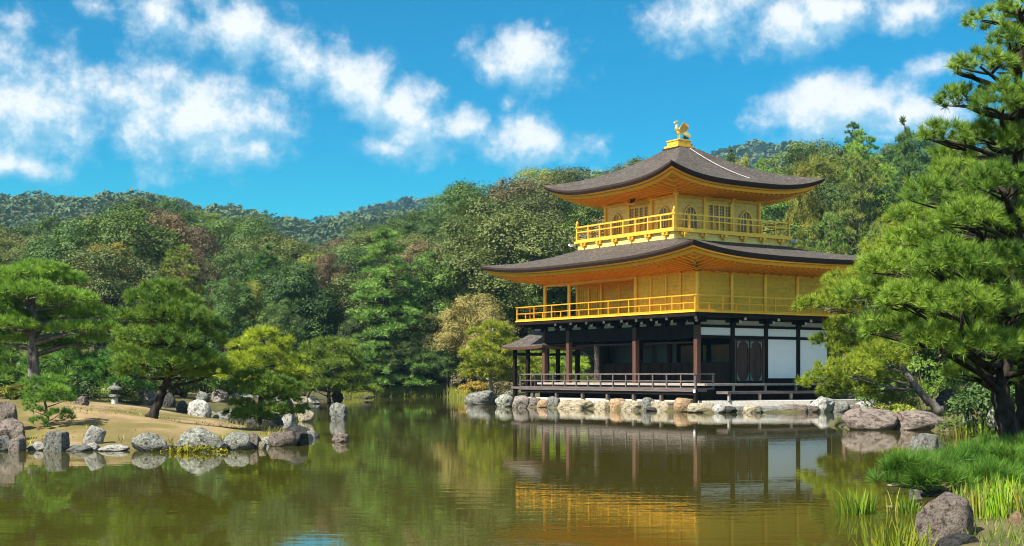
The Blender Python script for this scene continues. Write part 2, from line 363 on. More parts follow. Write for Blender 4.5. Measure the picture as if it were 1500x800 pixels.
def sdist(P, poly):
    """signed distance, positive inside"""
    x, y = P[:, 0], P[:, 1]; ins = np.zeros(len(P), bool); dm = np.full(len(P), 1e9)
    n = len(poly)
    for i in range(n):
        ax, ay = poly[i]; bx, by = poly[(i + 1) % n]
        c = ((ay > y) != (by > y)) & (x < (bx - ax) * (y - ay) / (by - ay + 1e-12) + ax)
        ins ^= c
        t = np.clip(((x - ax) * (bx - ax) + (y - ay) * (by - ay)) / ((bx - ax) ** 2 + (by - ay) ** 2), 0, 1)
        dm = np.minimum(dm, np.hypot(x - ax - t * (bx - ax), y - ay - t * (by - ay)))
    return np.where(ins, dm, -dm)
def sstep(a, b, x): t = np.clip((x - a) / (b - a), 0, 1); return t * t * (3 - 2 * t)
NEAR_U = [-700, 0, 100, 180, 260, 310, 350, 400, 450, 480, 520, 560, 600, 640, 680, 720, 770, 820, 900, 1040, 1100, 1160, 1200, 1240, 1290, 1330, 1380, 1500, 2200]
NEAR_V = [345, 352, 338, 308, 312, 318, 328, 350, 368, 356, 348, 326, 310, 294, 280, 272, 262, 264, 258, 240, 240, 246, 222, 208, 214, 188, 195, 215, 345]
FAR_U = [-900, -300, 0, 50, 100, 150, 210, 260, 300, 330, 380, 430, 470, 500, 560, 600, 640, 700, 800, 1600, 2500]
FAR_V = [322, 292, 288, 284, 291, 285, 284, 291, 306, 300, 311, 320, 328, 318, 312, 308, 311, 318, 340, 340, 350]
BLUE_U = [-900, 400, 530, 570, 600, 630, 670, 740, 800, 835, 865, 900, 960, 1030, 1075, 1110, 1160, 1200, 1260, 1400, 2400]
BLUE_V = [420, 340, 312, 302, 298, 302, 315, 310, 280, 260, 253, 264, 276, 238, 222, 214, 218, 222, 240, 262, 340]
YN, YF, YB = 172.0, 650.0, 1250.0
def ground_z(x, y):
    x = np.atleast_1d(np.asarray(x, float)); y = np.atleast_1d(np.asarray(y, float)); P = np.stack([x, y], 1)
    dp = sdist(P, POND); di = sdist(P, ISLE)
    land = .10 + .45 * sstep(0, 5, -dp)
    water = -.22 - .6 * sstep(0, 2.2, np.minimum(dp, np.where(di < 0, -di, 0)))
    isl = .08 + .66 * sstep(0, 6.5, di) + .05 * np.sin(x * .9) * np.cos(y * .7) * sstep(0, 2, di)
    z = np.where(dp < 0, land, np.where(di > 0, isl, water))
    yy = np.maximum(y, 1.0); u = 750 + F * x / yy
    gn = CAMH + (VH - np.interp(u, NEAR_U, NEAR_V)) * YN / F - 11.0
    gf = CAMH + (VH - np.interp(u, FAR_U, FAR_V)) * YF / F - 6.0
    gb = CAMH + (VH - np.interp(u, BLUE_U, BLUE_V)) * YB / F - 6.0
    side = 1.0
    z = z + np.where(dp < 0, side * (gn * np.clip((y - 106) / (YN - 106), 0, 1) ** 1.15 * (1 - sstep(YN + 10, 420, y) * .35)), 0)
    z = np.maximum(z, np.where(y > 300, gf * sstep(300, YF, y), -9))
    z = np.maximum(z, np.where(y > 760, gb * sstep(760, YB, y), -9))
    # gentle rise on the right mainland behind the shore
    z = z + np.where((dp < 0) & (x > 8), .5 * sstep(1, 14, -dp) * (1 - sstep(95, 115, y)), 0)
    return z
def gz(x, y): return float(ground_z(x, y)[0])
def axis(core0, core1, step, lo, hi, growth=1.13):
    c = list(np.arange(core0, core1 + .001, step)); s = step; a = core1
    while a < hi: s = min(s * growth, 260); a += s; c.append(a)
    s = step; a = core0; l = []
    while a > lo: s = min(s * growth, 260); a -= s; l.append(a)
    return np.array(l[::-1] + c)
gx = axis(-24, 24, .5, -3200, 3200); gy = axis(4, 112, .5, -900, 3600, 1.08)
GX, GY = np.meshgrid(gx, gy); Z = ground_z(GX.ravel(), GY.ravel())
wob = np.array([mnoise.fractal(Vector((a * .8, b * .8, .3)), 1, 2, 3) for a, b in zip(GX.ravel(), GY.ravel())])
Z = Z + wob * np.where(sdist(np.stack([GX.ravel(), GY.ravel()], 1), ISLE) > .5, .075, .03)
nx, ny = len(gx), len(gy)
idx = np.arange(nx * ny).reshape(ny, nx)
quads = np.stack([idx[:-1, :-1].ravel(), idx[:-1, 1:].ravel(), idx[1:, 1:].ravel(), idx[1:, :-1].ravel()], 1)
def ground_mat():
    m, nt, b = mat_base('ground_soil')
    at_ = N(nt, 'ShaderNodeAttribute', attribute_name='sand')
    sand, h, s = noise_mix(nt, (.30, .215, .112), (.185, .130, .066), 1.3, 6, .6, .3, .7)
    sand2, h2, _ = noise_mix(nt, sand, (.15, .135, .035), .24, 7, .62, .47, .58)
    sand3, h4, _ = noise_mix(nt, sand2, (.17, .115, .06), .7, 8, .75, .55, .66)
    ma = N(nt, 'ShaderNodeAttribute', attribute_name='moss'); mx_ = N(nt, 'ShaderNodeMix', data_type='RGBA')
    fine = N(nt, 'ShaderNodeTexNoise', inp={'Scale': 2.2, 'Detail': 6.0, 'Roughness': .7})
    nt.links.new(math_(nt, 'MULTIPLY', ma.outputs['Fac'], math_(nt, 'MULTIPLY_ADD', ss(nt, fine.outputs[0], .4, .6), .5, .45)), mx_.inputs['Factor'])
    nt.links.new(sand3, mx_.inputs[6]); mx_.inputs[7].default_value = (.105, .088, .026, 1); sand3 = mx_.outputs[2]
    soil, h3, _ = noise_mix(nt, (.060, .060, .022), (.11, .095, .045), .8, 6, .65)
    x = N(nt, 'ShaderNodeMix', data_type='RGBA'); nt.links.new(at_.outputs['Fac'], x.inputs['Factor'])
    nt.links.new(soil, x.inputs[6]); nt.links.new(sand3, x.inputs[7]); nt.links.new(x.outputs[2], b.inputs['Base Color'])
    b.inputs['Roughness'].default_value = .95; b.inputs['Specular IOR Level'].default_value = .1
    bump(nt, b, math_(nt, 'ADD', h2, h4), .7, .06)
    return m
ground = structure(mesh_np('ground', np.stack([GX.ravel(), GY.ravel(), Z], 1), quads, ground_mat(), smooth=True))
sandv = np.clip(sdist(np.stack([GX.ravel(), GY.ravel()], 1), ISLE) / .4 + .3, 0, 1)
mossv = np.array([mnoise.fractal(Vector((a * .42 + 3, b * .20, 9.3)), 1, 2, 4) for a, b in zip(GX.ravel(), GY.ravel())])
rimv = 1 - sstep(.3, 1.6, sdist(np.stack([GX.ravel(), GY.ravel()], 1), ISLE))
m_at = ground.data.attributes.new('moss', 'FLOAT', 'POINT'); m_at.data.foreach_set('value', np.clip(sstep(-.06, .26, mossv + .30 * rimv), 0, 1).astype(np.float32))
a_ = ground.data.attributes.new('sand', 'FLOAT', 'POINT'); a_.data.foreach_set('value', sandv.astype(np.float32))

def water_mat():
    m, nt, b = mat_base('pond_water')
    c, h, s = noise_mix(nt, (.046, .043, .006), (.060, .051, .008), .05, 3, .5)
    nt.links.new(c, b.inputs['Base Color']); b.inputs['Roughness'].default_value = .012; b.inputs['IOR'].default_value = 1.333
    t = N(nt, 'ShaderNodeTexCoord')
    mp = N(nt, 'ShaderNodeMapping'); mp.inputs['Scale'].default_value = (.8, 2.6, 1); nt.links.new(t.outputs['Object'], mp.inputs[0])
    n1 = N(nt, 'ShaderNodeTexNoise', inp={'Scale': 1.0, 'Detail': 3.0, 'Roughness': .5}); nt.links.new(mp.outputs[0], n1.inputs['Vector'])
    mp2 = N(nt, 'ShaderNodeMapping'); mp2.inputs['Scale'].default_value = (3.5, 9, 1); nt.links.new(t.outputs['Object'], mp2.inputs[0])
    n2 = N(nt, 'ShaderNodeTexNoise', inp={'Scale': 1.0, 'Detail': 2.0, 'Roughness': .5}); nt.links.new(mp2.outputs[0], n2.inputs['Vector'])
    # calm and breezy patches
    n3 = N(nt, 'ShaderNodeTexNoise', inp={'Scale': .09, 'Detail': 2.0}); nt.links.new(t.outputs['Object'], n3.inputs['Vector'])
    amp = math_(nt, 'MULTIPLY_ADD', ss(nt, n3.outputs[0], .35, .7), .9, .25)
    hgt = math_(nt, 'MULTIPLY', math_(nt, 'MULTIPLY_ADD', n2.outputs[0], .22, n1.outputs[0]), amp)
    bump(nt, b, hgt, 1.0, WAVE)
    return m
WAVE = .0032
pw = axis(-100, 30, 6, -101, 31)
pond = structure(mesh_np('pond', [(-110, -6, 0), (40, -6, 0), (40, 125, 0), (-110, 125, 0)], [(0, 1, 2, 3)], water_mat()))
# ------------------------------------------------------------------ the golden pavilion (local frame: +x east, -y south, origin at its centre)
TH = .975
PC = np.array([8.62, 68.73])
EXV, EYV = np.array([math.cos(TH), -math.sin(TH)]), np.array([math.sin(TH), math.cos(TH)])
def loc2w(x, y): return PC + x * EXV + y * EYV
HX, HY = 5.95, 4.28
pav = thing('temple_pavilion', 'three storey golden temple pavilion with bark shingle roofs above a dark timber ground floor', 'temple', (PC[0], PC[1], 0), -TH)

def ring_pts(hx, hy, z, lift, n=36, pw=3.2):
    """closed outline of an eave whose corners sweep up"""
    out = []
    for side in range(4):
        for i in range(n):
            s = -1 + 2 * i / n; s = math.copysign(abs(math.sin(s * math.pi / 2)) ** .9, s)
            dz = lift * abs(s) ** pw
            a = {0: (s * hx, -hy), 1: (hx, s * hy), 2: (-s * hx, hy), 3: (-hx, -s * hy)}[side]
            out.append((a[0], a[1], z + dz))
    return out
def make_roof(hx, hy, tx, ty, zb, th, ztop, lift, curve):
    """curved roof from eave rectangle hx*hy up to the rectangle tx*ty, with a thick rounded eave"""
    m = MB(); rows = 16; prev = None
    for r in range(rows + 1):
        t = r / rows
        a, b = hx + (tx - hx) * t, hy + (ty - hy) * t
        z = zb + th + (ztop - zb - th) * ((1 - curve) * t + curve * t ** 2.1)
        cur = ring_pts(a, b, z, lift * (1 - t) ** 2.0)
        if prev: m.strip(prev, cur, True)
        prev = cur
    topr = ring_pts(hx, hy, zb + th, lift); mid = ring_pts(hx - .015, hy - .015, zb + th * .55, lift)
    low = ring_pts(hx - .10, hy - .10, zb, lift); inn = ring_pts(hx - .55, hy - .55, zb + .03, lift * .72)
    roof = m.build('roof', shingle, pav, smooth=True)
    e = MB(); e.strip(mid, topr, True); e.strip(low, mid, True); e.strip(inn, low, True)
    eo = e.build('eave_edge', shingle_edge, roof, smooth=False)
    return roof
def eave_parts(hx, hy, zb, lift, wx, wy, zw, roof):
    """gilded fascia boards, boarded soffit and rafters under an eave"""
    m = MB()
    A = ring_pts(hx - .14, hy - .14, zb - .004, lift * .98); B = ring_pts(hx - .20, hy - .20, zb - .055, lift * .98); C = ring_pts(hx - .36, hy - .36, zb - .05, lift * .9)
    m.strip(A, B, True); m.strip(B, C, True)
    g2 = MB(); D = ring_pts(hx - .36, hy - .36, zb - .06, lift * .9); E_ = ring_pts(hx - .40, hy - .40, zb - .20, lift * .88); F_ = ring_pts(hx - .6, hy - .6, zb - .18, lift * .8)
    g2.strip(D, E_, True); g2.strip(E_, F_, True); g2.build('eave_board', gold_eave, pav)
    m.build('eave_trim', gold_bright, pav)
    s = MB(); P0 = F_; 
    K = ring_pts((hx - .6 + wx) / 2, (hy - .6 + wy) / 2, zb * .45 + zw * .55 + .05, lift * .25); W_ = ring_pts(wx - .05, wy - .05, zw, 0)
    s.strip(P0, K, True); s.strip(K, W_, True)
    s.build('soffit', gold_eave, pav)
    r = MB()
    for side in range(4):
        L = hx if side % 2 == 0 else hy; WL = wx if side % 2 == 0 else wy; H = hy if side % 2 == 0 else hx; WH = wy if side % 2 == 0 else wx
        n = int(2 * (L - .6) / .34)
        for i in range(n + 1):
            s_ = -1 + 2 * i / n; p = s_ * (L - .62); fz = lift * .8 * abs(s_) ** 3.2
            q = max(-WL, min(WL, p)); t0 = (abs(p) - abs(q)) 
            base = WH + t0 * .9
            if base > H - .7: continue
            a = (p, -(H - .55), zb - .215 + fz); b = (p, -(base), zw - .06 + (zb - .2 + fz - zw) * (t0 / max(.1, (L - .62 - WL))))
            f = lambda c: {0: (c[0], c[1], c[2]), 1: (-c[1], c[0], c[2]), 2: (-c[0], -c[1], c[2]), 3: (c[1], -c[0], c[2])}[side]
            r.bar(f(a), f(b), .075, .09)
    r.build('rafters', gold_eave, pav)

# lower roof and upper roof
make_roof(8.45, 6.78, 3.74, 3.74, 6.81, .22, 8.10, .45, .30)
eave_parts(8.45, 6.78, 6.81, .45, HX, HY, 6.50, None)
uroof = make_roof(5.05, 5.05, .62, .62, 10.66, .22, 13.12, .60, .36)
eave_parts(5.05, 5.05, 10.66, .60, 2.75, 2.75, 10.46, None)
# conductor strip running down the eastern slope of the top roof
pts = []
for i in range(13):
    t = .97 - .80 * i / 12; hx = 5.05 + (.62 - 5.05) * t
    z = 10.88 + 2.24 * (.64 * t + .36 * t ** 2.1)
    pts.append((hx + .02, -.15 + .9 * (1 - t), z + .05))
MB().tube(pts, .013, 6).build('conductor_strip', steel, uroof)

# ---- roof pedestal and phoenix
QX, QY = -.07, -.11
b = MB(); b.box(-.60, .60, -.60, .60, 13.06, 13.17); b.build('pedestal_base', shingle_edge, pav, bevel=.02, loc=(QX, QY, 0))
b = MB(); b.box(-.54, .54, -.54, .54, 13.17, 13.28); b.box(-.42, .42, -.42, .42, 13.28, 13.50); b.box(-.46, .46, -.46, .46, 13.50, 13.57)
for s1 in (-1, 1):
    b.box(-.30, -.06, s1 * .43 - .015, s1 * .43 + .015, 13.32, 13.46); b.box(.06, .30, s1 * .43 - .015, s1 * .43 + .015, 13.32, 13.46)
    b.box(s1 * .43 - .015, s1 * .43 + .015, -.30, -.06, 13.32, 13.46); b.box(s1 * .43 - .015, s1 * .43 + .015, .06, .30, 13.32, 13.46)
b.build('roof_pedestal', gold_bright, pav, bevel=.012, loc=(QX, QY, 0))
ph = bpy.data.objects.new('phoenix_statue', None); COL.objects.link(ph); ph.parent = pav; ph.location = (QX, QY, 13.57); ph['label'] = 'pale golden phoenix with raised wings facing left'
body = MB()
body.tube([(0, .16, .46), (0, .08, .45), (0, -.03, .49), (0, -.12, .57), (0, -.16, .66), (0, -.15, .75), (0, -.13, .82), (0, -.16, .88), (0, -.22, .91), (0, -.28, .90), (0, -.35, .875)],
          [.05, .115, .145, .135, .105, .075, .062, .068, .075, .05, .012], 12)
body.build('phoenix_body', bronze_gold, ph, smooth=True)
cr = MB(); cr.poly_prism([(-.20, .95), (-.13, .93), (-.06, .97), (-.09, 1.03), (-.14, .99), (-.17, 1.05), (-.21, 1.0)], -.012, .012, 'x'); cr.build('crest', bronze_gold, ph)
for s1 in (-1, 1):
    wv = MB(); A_, B_ = [], []
    for i in range(9):
        t = i / 8; A_.append((s1 * (.10 + .22 * t), -.10 + .02 * t + .16 * t * t, .54 + .42 * t - .04 * t * t)); B_.append((s1 * (.10 + .26 * t), .16 + .22 * math.sin(t * 2.4), .40 + .36 * t))
    wv.strip(A_, B_); wv.strip([(x + s1 * .03, y, z) for x, y, z in A_], [(x + s1 * .02, y, z - .02) for x, y, z in B_]); wv.strip(A_, [(x + s1 * .03, y, z) for x, y, z in A_]); wv.strip(B_, [(x + s1 * .02, y, z - .02) for x, y, z in B_])
    wv.build('wing', bronze_gold, ph, smooth=False)
    lg = MB(); lg.tube([(s1 * .055, .0, 0), (s1 * .055, .01, .18), (s1 * .06, .0, .40)], [.03, .026, .045], 8); lg.bar((s1 * .055, -.14, .012), (s1 * .055, .08, .012), .06, .024); lg.build('leg', bronze_gold, ph)
tl = MB()
for k in range(7):
    a = -.42 + .14 * k; A_, B_ = [], []
    for i in range(7):
        t = i / 6; wd = .05 + .06 * t * (1 - t) * 2
        y = .12 + (.62 - .05 * abs(k - 3)) * t; z = .47 + (.16 - .045 * k) * math.sin(t * 2.2) - .18 * t * t * (k / 6); x = math.sin(a) * .5 * t
        A_.append((x - .02, y, z + wd)); B_.append((x + .02, y + .02, z - wd))
    tl.strip(A_, B_); tl.strip([(x + .018, y, z) for x, y, z in A_], [(x + .018, y, z) for x, y, z in B_])
tl.build('tail', bronze_gold, ph)

# ---- helpers for the storeys
def col(x, y, z0, z1, wd, mat, name='column'):
    m = MB()
    if mat is gold_bright: m.tube([(0, 0, z0), (0, 0, z0 + .01), (0, 0, z1 - .01), (0, 0, z1)], wd / 2, 14); return m.build(name, mat, pav, loc=(x, y, 0), smooth=False)
    m.box(-wd / 2, wd / 2, -wd / 2, wd / 2, z0, z1); return m.build(name, mat, pav, loc=(x, y, 0), bevel=.012)
def wall(x0, x1, y0, y1, z0, z1, mat, name='wall_panel'):
    m = MB(); m.box(x0, x1, y0, y1, z0, z1); return m.build(name, mat, pav)
def railing(corners, z0, ztop, zmid, mat, step, wd, tall_every=2, closed=True, corner_h=None, cap=False, parent=pav):
    rl = MB(); n = len(corners); segs = n if closed else n - 1
    ex = .10
    for i in range(segs):
        p, q = Vector((*corners[i], 0)), Vector((*corners[(i + 1) % n], 0)); d = (q - p).normalized()
        for z, h, e in ((ztop, .07, ex), (zmid, .055, ex * .6), (z0 + .04, .08, 0)):
            zo = (.0015 if i % 2 else 0)
            rl.bar(p - d * e + Vector((0, 0, z + zo)), q + d * e + Vector((0, 0, z + zo)), wd * .9, h * wd / .08)
    ro = rl.build('railing', mat, parent)
    protoT = protoS = None
    for i in range(segs):
        p, q = Vector((*corners[i], 0)), Vector((*corners[(i + 1) % n], 0)); L = (q - p).length; k = max(1, round(L / step))
        for j in range(1, k):
            c = p.lerp(q, j / k); tall = (j % tall_every == 0)
            if tall:
                if not protoT:
                    protoT = MB().box(-wd * .42, wd * .42, -wd * .42, wd * .42, z0 + .08, ztop - .035).build('baluster', mat, ro, loc=(c.x, c.y, 0))
                else: instance(protoT, (c.x, c.y, 0))
            else:
                if not protoS:
                    protoS = MB().box(-wd * .4, wd * .4, -wd * .4, wd * .4, z0 + .08, zmid - .028).build('baluster', mat, ro, loc=(c.x, c.y, 0))
                else: instance(protoS, (c.x, c.y, 0))
    pp = None
    for (x, y) in corners:
        if corner_h:
            if not pp:
                m = MB(); h = wd * .62; m.box(-h, h, -h, h, z0, corner_h - .14); m.box(-h * 1.25, h * 1.25, -h * 1.25, h * 1.25, corner_h - .14, corner_h - .09)
                m.tube([(0, 0, corner_h - .09), (0, 0, corner_h - .05), (0, 0, corner_h + .03), (0, 0, corner_h + .09)], [h * .8, h * 1.15, h * .9, .004], 8)
                pp = m.build('corner_post', mat if not cap else gold_bright, ro, loc=(x, y, 0))
            else: instance(pp, (x, y, 0))
        else:
            if not pp: pp = MB().box(-wd * .55, wd * .55, -wd * .55, wd * .55, z0, ztop + .04).build('corner_post', mat, ro, loc=(x, y, 0))
            else: instance(pp, (x, y, 0))
    return ro
def bracket_mesh(name, mat, reach, h, tips=None):
    """bearing block with two stacked arms reaching out to -y; tips get painted ends"""
    m = MB(); m.box(-.13, .13, -.16, .16, 0, .14); m.box(-.42, .42, -.05, .05, .14, .26); m.bar((0, .1, .20), (0, -reach * .62, .20), .11, .13)
    m.box(-.1, .1, -reach * .6 - .1, -reach * .6 + .1, .27, .37); m.bar((0, .1, h - .09), (0, -reach, h - .05), .11, .14)
    for s1 in (-1, 1): m.box(s1 * .36 - .07, s1 * .36 + .07, -.08, .08, .26, .36)
    o = m.build(name, mat, pav)
    if tips:
        t = MB(); t.box(-.06, .06, -reach - .045, -reach, h - .125, h + .025); t.box(-.06, .06, -reach * .62 - .04, -reach * .62, .13, .27)
        to = t.build('bracket_tip', tips, o)
    return o
FACES = [(0, lambda p, d: (p, -d)), (math.pi / 2, lambda p, d: (d, p)), (math.pi, lambda p, d: (-p, d)), (-math.pi / 2, lambda p, d: (-d, -p))]
def put_brackets(proto, hx, hy, z, posx, posy):
    first = True
    for fi, (rz, fn) in enumerate(FACES):
        for p in (posx if fi % 2 == 0 else posy):
            x, y = fn(p, hy if fi % 2 == 0 else hx)
            if first: proto.location = (x, y, z); proto.rotation_euler = (0, 0, rz); first = False
            else:
                c = instance(proto, (x, y, z), rz)
                for ch in list(proto.children):
                    k = ch.copy(); COL.objects.link(k); k.parent = c
    # brackets turned out at the four corners
    for sx_, sy_ in ((1, -1), (1, 1), (-1, 1), (-1, -1)):
        c = instance(proto, (sx_ * hx, sy_ * hy, z), math.atan2(sy_, sx_) + math.pi / 2); c.scale = (1, 1.35, 1)
        for ch in list(proto.children):
            k = ch.copy(); COL.objects.link(k); k.parent = c

# ---- top storey
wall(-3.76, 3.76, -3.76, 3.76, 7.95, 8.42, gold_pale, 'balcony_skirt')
wall(-3.90, 3.90, -3.90, 3.90, 8.42, 8.53, gold_bright, 'balcony_floor')
bkt = None
for fi, (rz, fn) in enumerate(FACES):
    for p in (-3.2, -1.92, -.64, .64, 1.92, 3.2):
        x, y = fn(p, 3.76)
        if bkt is None:
            bt = MB(); bt.box(-.055, .055, -.15, 0, 8.17, 8.27); bt.box(-.20, .20, -.10, 0, 8.27, 8.33); bt.box(-.22, -.10, -.12, 0, 8.33, 8.40); bt.box(.10, .22, -.12, 0, 8.33, 8.40); bt.box(-.05, .05, -.20, -.1, 8.28, 8.40)
            bkt = bt.build('balcony_bracket', gold_bright, pav, loc=(x, y, 0)); bkt.rotation_euler = (0, 0, rz)
        else: instance(bkt, (x, y, 0), rz)
for k, (sx_, sy_) in enumerate(((1, 1), (-1, 1), (-1, -1))):
    MB().box(sx_ * 4.05 - .2, sx_ * 4.05 + .2, sy_ * 3.86 - .05, sy_ * 3.86 + .05, 8.31, 8.41).build('beam_end', whitepaint, pav)
    MB().box(sx_ * 3.86 - .048, sx_ * 3.86 + .048, sy_ * 4.08 - .17, sy_ * 4.08 + .17, 8.302, 8.405).build('beam_end', whitepaint, pav)
railing([(-3.78, -3.78), (3.78, -3.78), (3.78, 3.78), (-3.78, 3.78)], 8.53, 9.26, 9.0, gold_bright, .93, .085, 1, True, 9.52, True)
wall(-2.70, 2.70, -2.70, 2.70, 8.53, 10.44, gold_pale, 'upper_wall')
S3 = [-2.75, -.917, .917, 2.75]
c3 = None
for fi, (rz, fn) in enumerate(FACES):
    for p in S3[:3]:
        x, y = fn(p, 2.75)
        if c3 is None: c3 = col(x, y, 8.53, 10.36, .17, gold_bright)
        else: instance(c3, (x, y, 0))
bm3 = MB()
for fi, (rz, fn) in enumerate(FACES):
    for z, h in ((10.02 + .26, .13), (8.66, .10)):
        a, b_ = fn(-2.7, 2.73), fn(2.7, 2.73); bm3.bar((*a, z + .002 * (fi % 2)), (*b_, z + .002 * (fi % 2)), .12, h)
bm3.build('tie_beam', gold_wall, pav)
put_brackets(bracket_mesh('bracket', gold_bright, .95, .42), 2.75, 2.75, 10.30, [-.917, .917], [-.917, .917])
# bell-shaped windows
def ogee(wd, h):
    half = [(wd, 0), (wd * .98, h * .35), (wd * .90, h * .58), (wd * .86, h * .70), (wd * .66, h * .84), (wd * .36, h * .93), (wd * .12, h * .97), (0, h)]
    return half + [(-a, z) for a, z in half[-2::-1]]
wp = None
for fi, (rz, fn) in enumerate(FACES):
    for p in (-1.84, 1.84):
        x, y = fn(p, 2.72)
        if wp is None:
            o1, o2 = ogee(.46, 1.10), [(a, z + .035) for a, z in ogee(.385, 1.0)]
            m = MB(); m.strip([(a, -.07, z) for a, z in o1], [(a, -.07, z) for a, z in o2]); m.strip([(a, 0, z) for a, z in o1], [(a, -.07, z) for a, z in o1]); m.strip([(a, -.07, z) for a, z in o2], [(a, 0, z) for a, z in o2])
            wp = m.build('bell_window', gold_bright, pav, loc=(x, y, 8.78)); wp.rotation_euler = (0, 0, rz)
            MB().poly_prism(o2, -.03, 0).build('window_pane', panedark, wp)
            m = MB()
            for a in (-.19, 0, .19): m.box(a - .022, a + .022, -.05, -.031, .05, .98 - abs(a) * .6)
            m.box(-.37, .37, -.047, -.033, .60, .64); m.build('mullion', gold_bright, wp)
            WK = list(wp.children)
        else:
            c = instance(wp, (x, y, 8.78), rz)
            for ch in WK: k = ch.copy(); COL.objects.link(k); k.parent = c
# lattice doors in the middle bays
dp = None
for fi, (rz, fn) in enumerate(FACES):
    x, y = fn(0, 2.72)
    if dp is None:
        m = MB()
        for a in (-.80, .80): m.box(a - .075, a + .075, -.10, 0, 0, 1.52)
        for a in (-.38, 0, .38): m.box(a - .045, a + .045, -.07, 0, .05, 1.42)
        m.box(-.725, .725, -.065, 0, 1.36, 1.45); m.box(-.725, .725, -.065, 0, .52, .58); m.box(-.725, .725, -.065, 0, .03, .10)
        dp = m.build('lattice_door', gold_bright, pav, loc=(x, y, 8.62)); dp.rotation_euler = (0, 0, rz)
        MB().box(-.72, .72, -.022, -.004, .58, 1.36).build('lattice_pane', panedark, dp)
        m = MB()
        for a in [-.6 + .2 * k for k in range(7)]: m.box(a - .012, a + .012, -.035, -.024, .58, 1.36)
        for z in [.66 + .14 * k for k in range(6)]: m.box(-.72, .72, -.038, -.026, z - .01, z + .01)
        m.build('lattice', gold_bright, dp)
        DK = list(dp.children)
    else:
        c = instance(dp, (x, y, 8.62), rz)
        for ch in DK: k = ch.copy(); COL.objects.link(k); k.parent = c
# name board hanging under the south eave, tipped forward
pb = bpy.data.objects.new('name_board', None); COL.objects.link(pb); pb.parent = pav; pb.location = (0, -3.12, 10.40); pb.rotation_euler = (math.radians(-24), 0, 0)
pb['label'] = 'dark name board in a gilded frame under the top eave'
MB().box(-.20, .20, -.02, .02, -.26, .26).build('board', blackboard, pb)
m = MB()
for s1 in (-1, 1): m.box(s1 * .23 - .03, s1 * .23 + .03, -.04, .04, -.32, .32); m.box(-.20, .20, -.038, .038, s1 * .29 - .03, s1 * .29 + .03)
m.build('frame', gold_bright, pb)

# ---- middle storey
wall(-HX - 1.13, HX + 1.13, -HY - 1.13, HY + 1.13, 4.455, 4.52, gold_eave, 'balcony_floor')
wall(-HX - 1.09, HX + 1.09, -HY - 1.09, HY + 1.09, 4.29, 4.452, darkwood, 'balcony_beam')
railing([(-HX - 1.05, -HY - 1.05), (HX + 1.05, -HY - 1.05), (HX + 1.05, HY + 1.05), (-HX - 1.05, HY + 1.05)], 4.52, 5.22, 4.88, gold, .80, .058, 2, True)
RY = -HY + 2.14
XS = [-HX, -3.81, -1.2, 1.57, 3.76, HX]; YS = [-HY, -2.14, 0, 2.14, HY]
# walls: flush at the east end of the south face, set back behind a veranda further west
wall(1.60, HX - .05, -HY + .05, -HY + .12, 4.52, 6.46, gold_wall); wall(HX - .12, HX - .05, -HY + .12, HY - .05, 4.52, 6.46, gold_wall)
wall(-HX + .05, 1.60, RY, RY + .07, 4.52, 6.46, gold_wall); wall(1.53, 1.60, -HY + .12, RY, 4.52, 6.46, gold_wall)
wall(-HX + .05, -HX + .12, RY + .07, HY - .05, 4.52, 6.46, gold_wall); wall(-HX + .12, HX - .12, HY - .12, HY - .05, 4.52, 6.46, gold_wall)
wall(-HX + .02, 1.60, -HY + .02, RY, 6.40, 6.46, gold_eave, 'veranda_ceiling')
c2 = col(-HX, -HY, 4.52, 6.42, .19, gold_bright)
for x in (-3.81, 1.57, HX): instance(c2, (x, -HY, 0))
for y in YS[1:]: instance(c2, (HX, y, 0))
for x in XS[:-1]: instance(c2, (x, HY, 0))
for y in (RY, 0, 2.14): instance(c2, (-HX, y, 0))
for x in (-3.81, -1.06): instance(c2, (x, RY - .04, 0))
st = col(3.76, -HY + .02, 4.52, 6.35, .10, gold_bright, 'stud')
for x in (2.67, 4.77): instance(st, (x, -HY + .02, 0))
for x in (-2.33, -4.9, .35): instance(st, (x, RY - .02, 0))
# sliding door leaves of the veranda
m = MB()
for x in [-5.8 + .2 * k for k in range(10)]: m.box(x - .012, x + .012, RY - .03, RY - .001, 4.6, 6.2)
m.build('slatted_shutter', gold, pav)
bm2 = MB()
for z, h in ((6.36, .14), (4.58, .10)):
    bm2.box(1.66, HX - .1, -HY + .0, -HY + .045, z - h / 2, z + h / 2); bm2.box(HX - .045, HX + .0, -HY + .1, HY - .1, z - h / 2, z + h / 2); bm2.box(-HX + .1, 1.5, RY - .045, RY - .001, z - h / 2, z + h / 2)
bm2.box(-HX + .1, 1.47, -HY - .06, -HY + .06, 6.28, 6.42)
bm2.build('tie_beam', gold, pav)
put_brackets(bracket_mesh('bracket', gold, 1.35, .30), HX, HY, 6.36, [-3.81, -1.2, 1.57, 3.76], [-2.14, 0, 2.14])
put_brackets(bracket_mesh('bracket', gold, 1.35, .30), HX, HY, 6.36, [-4.9, -2.5, .2, 2.67, 4.85], [-3.2, -1.07, 1.07, 3.2])

# ---- ground storey
wall(-HX - .3, HX + .98, -HY - .3, HY + .4, 1.17, 1.27, palewood, 'floor_edge')
wall(-HX - .25, HX + .2, -HY - .25, HY + .3, .98, 1.165, darkwood, 'floor_beam')
cl = col(HX, -HY, 1.27, 4.25, .24, redwood)
for x in (-HX, -3.81, 1.57): instance(cl, (x, -HY, 0))
cd = col(HX, -2.14, 1.27, 4.25, .20, darkwood)
for y in (0, 2.14, HY): instance(cd, (HX, y, 0))
for x in XS[:-1]: instance(cd, (x, HY, 0))
for y in (RY, 0, 2.14): instance(cd, (-HX, y, 0))
for x in (-3.81, -.68, 1.57, 3.76): instance(cd, (x, RY, 0))
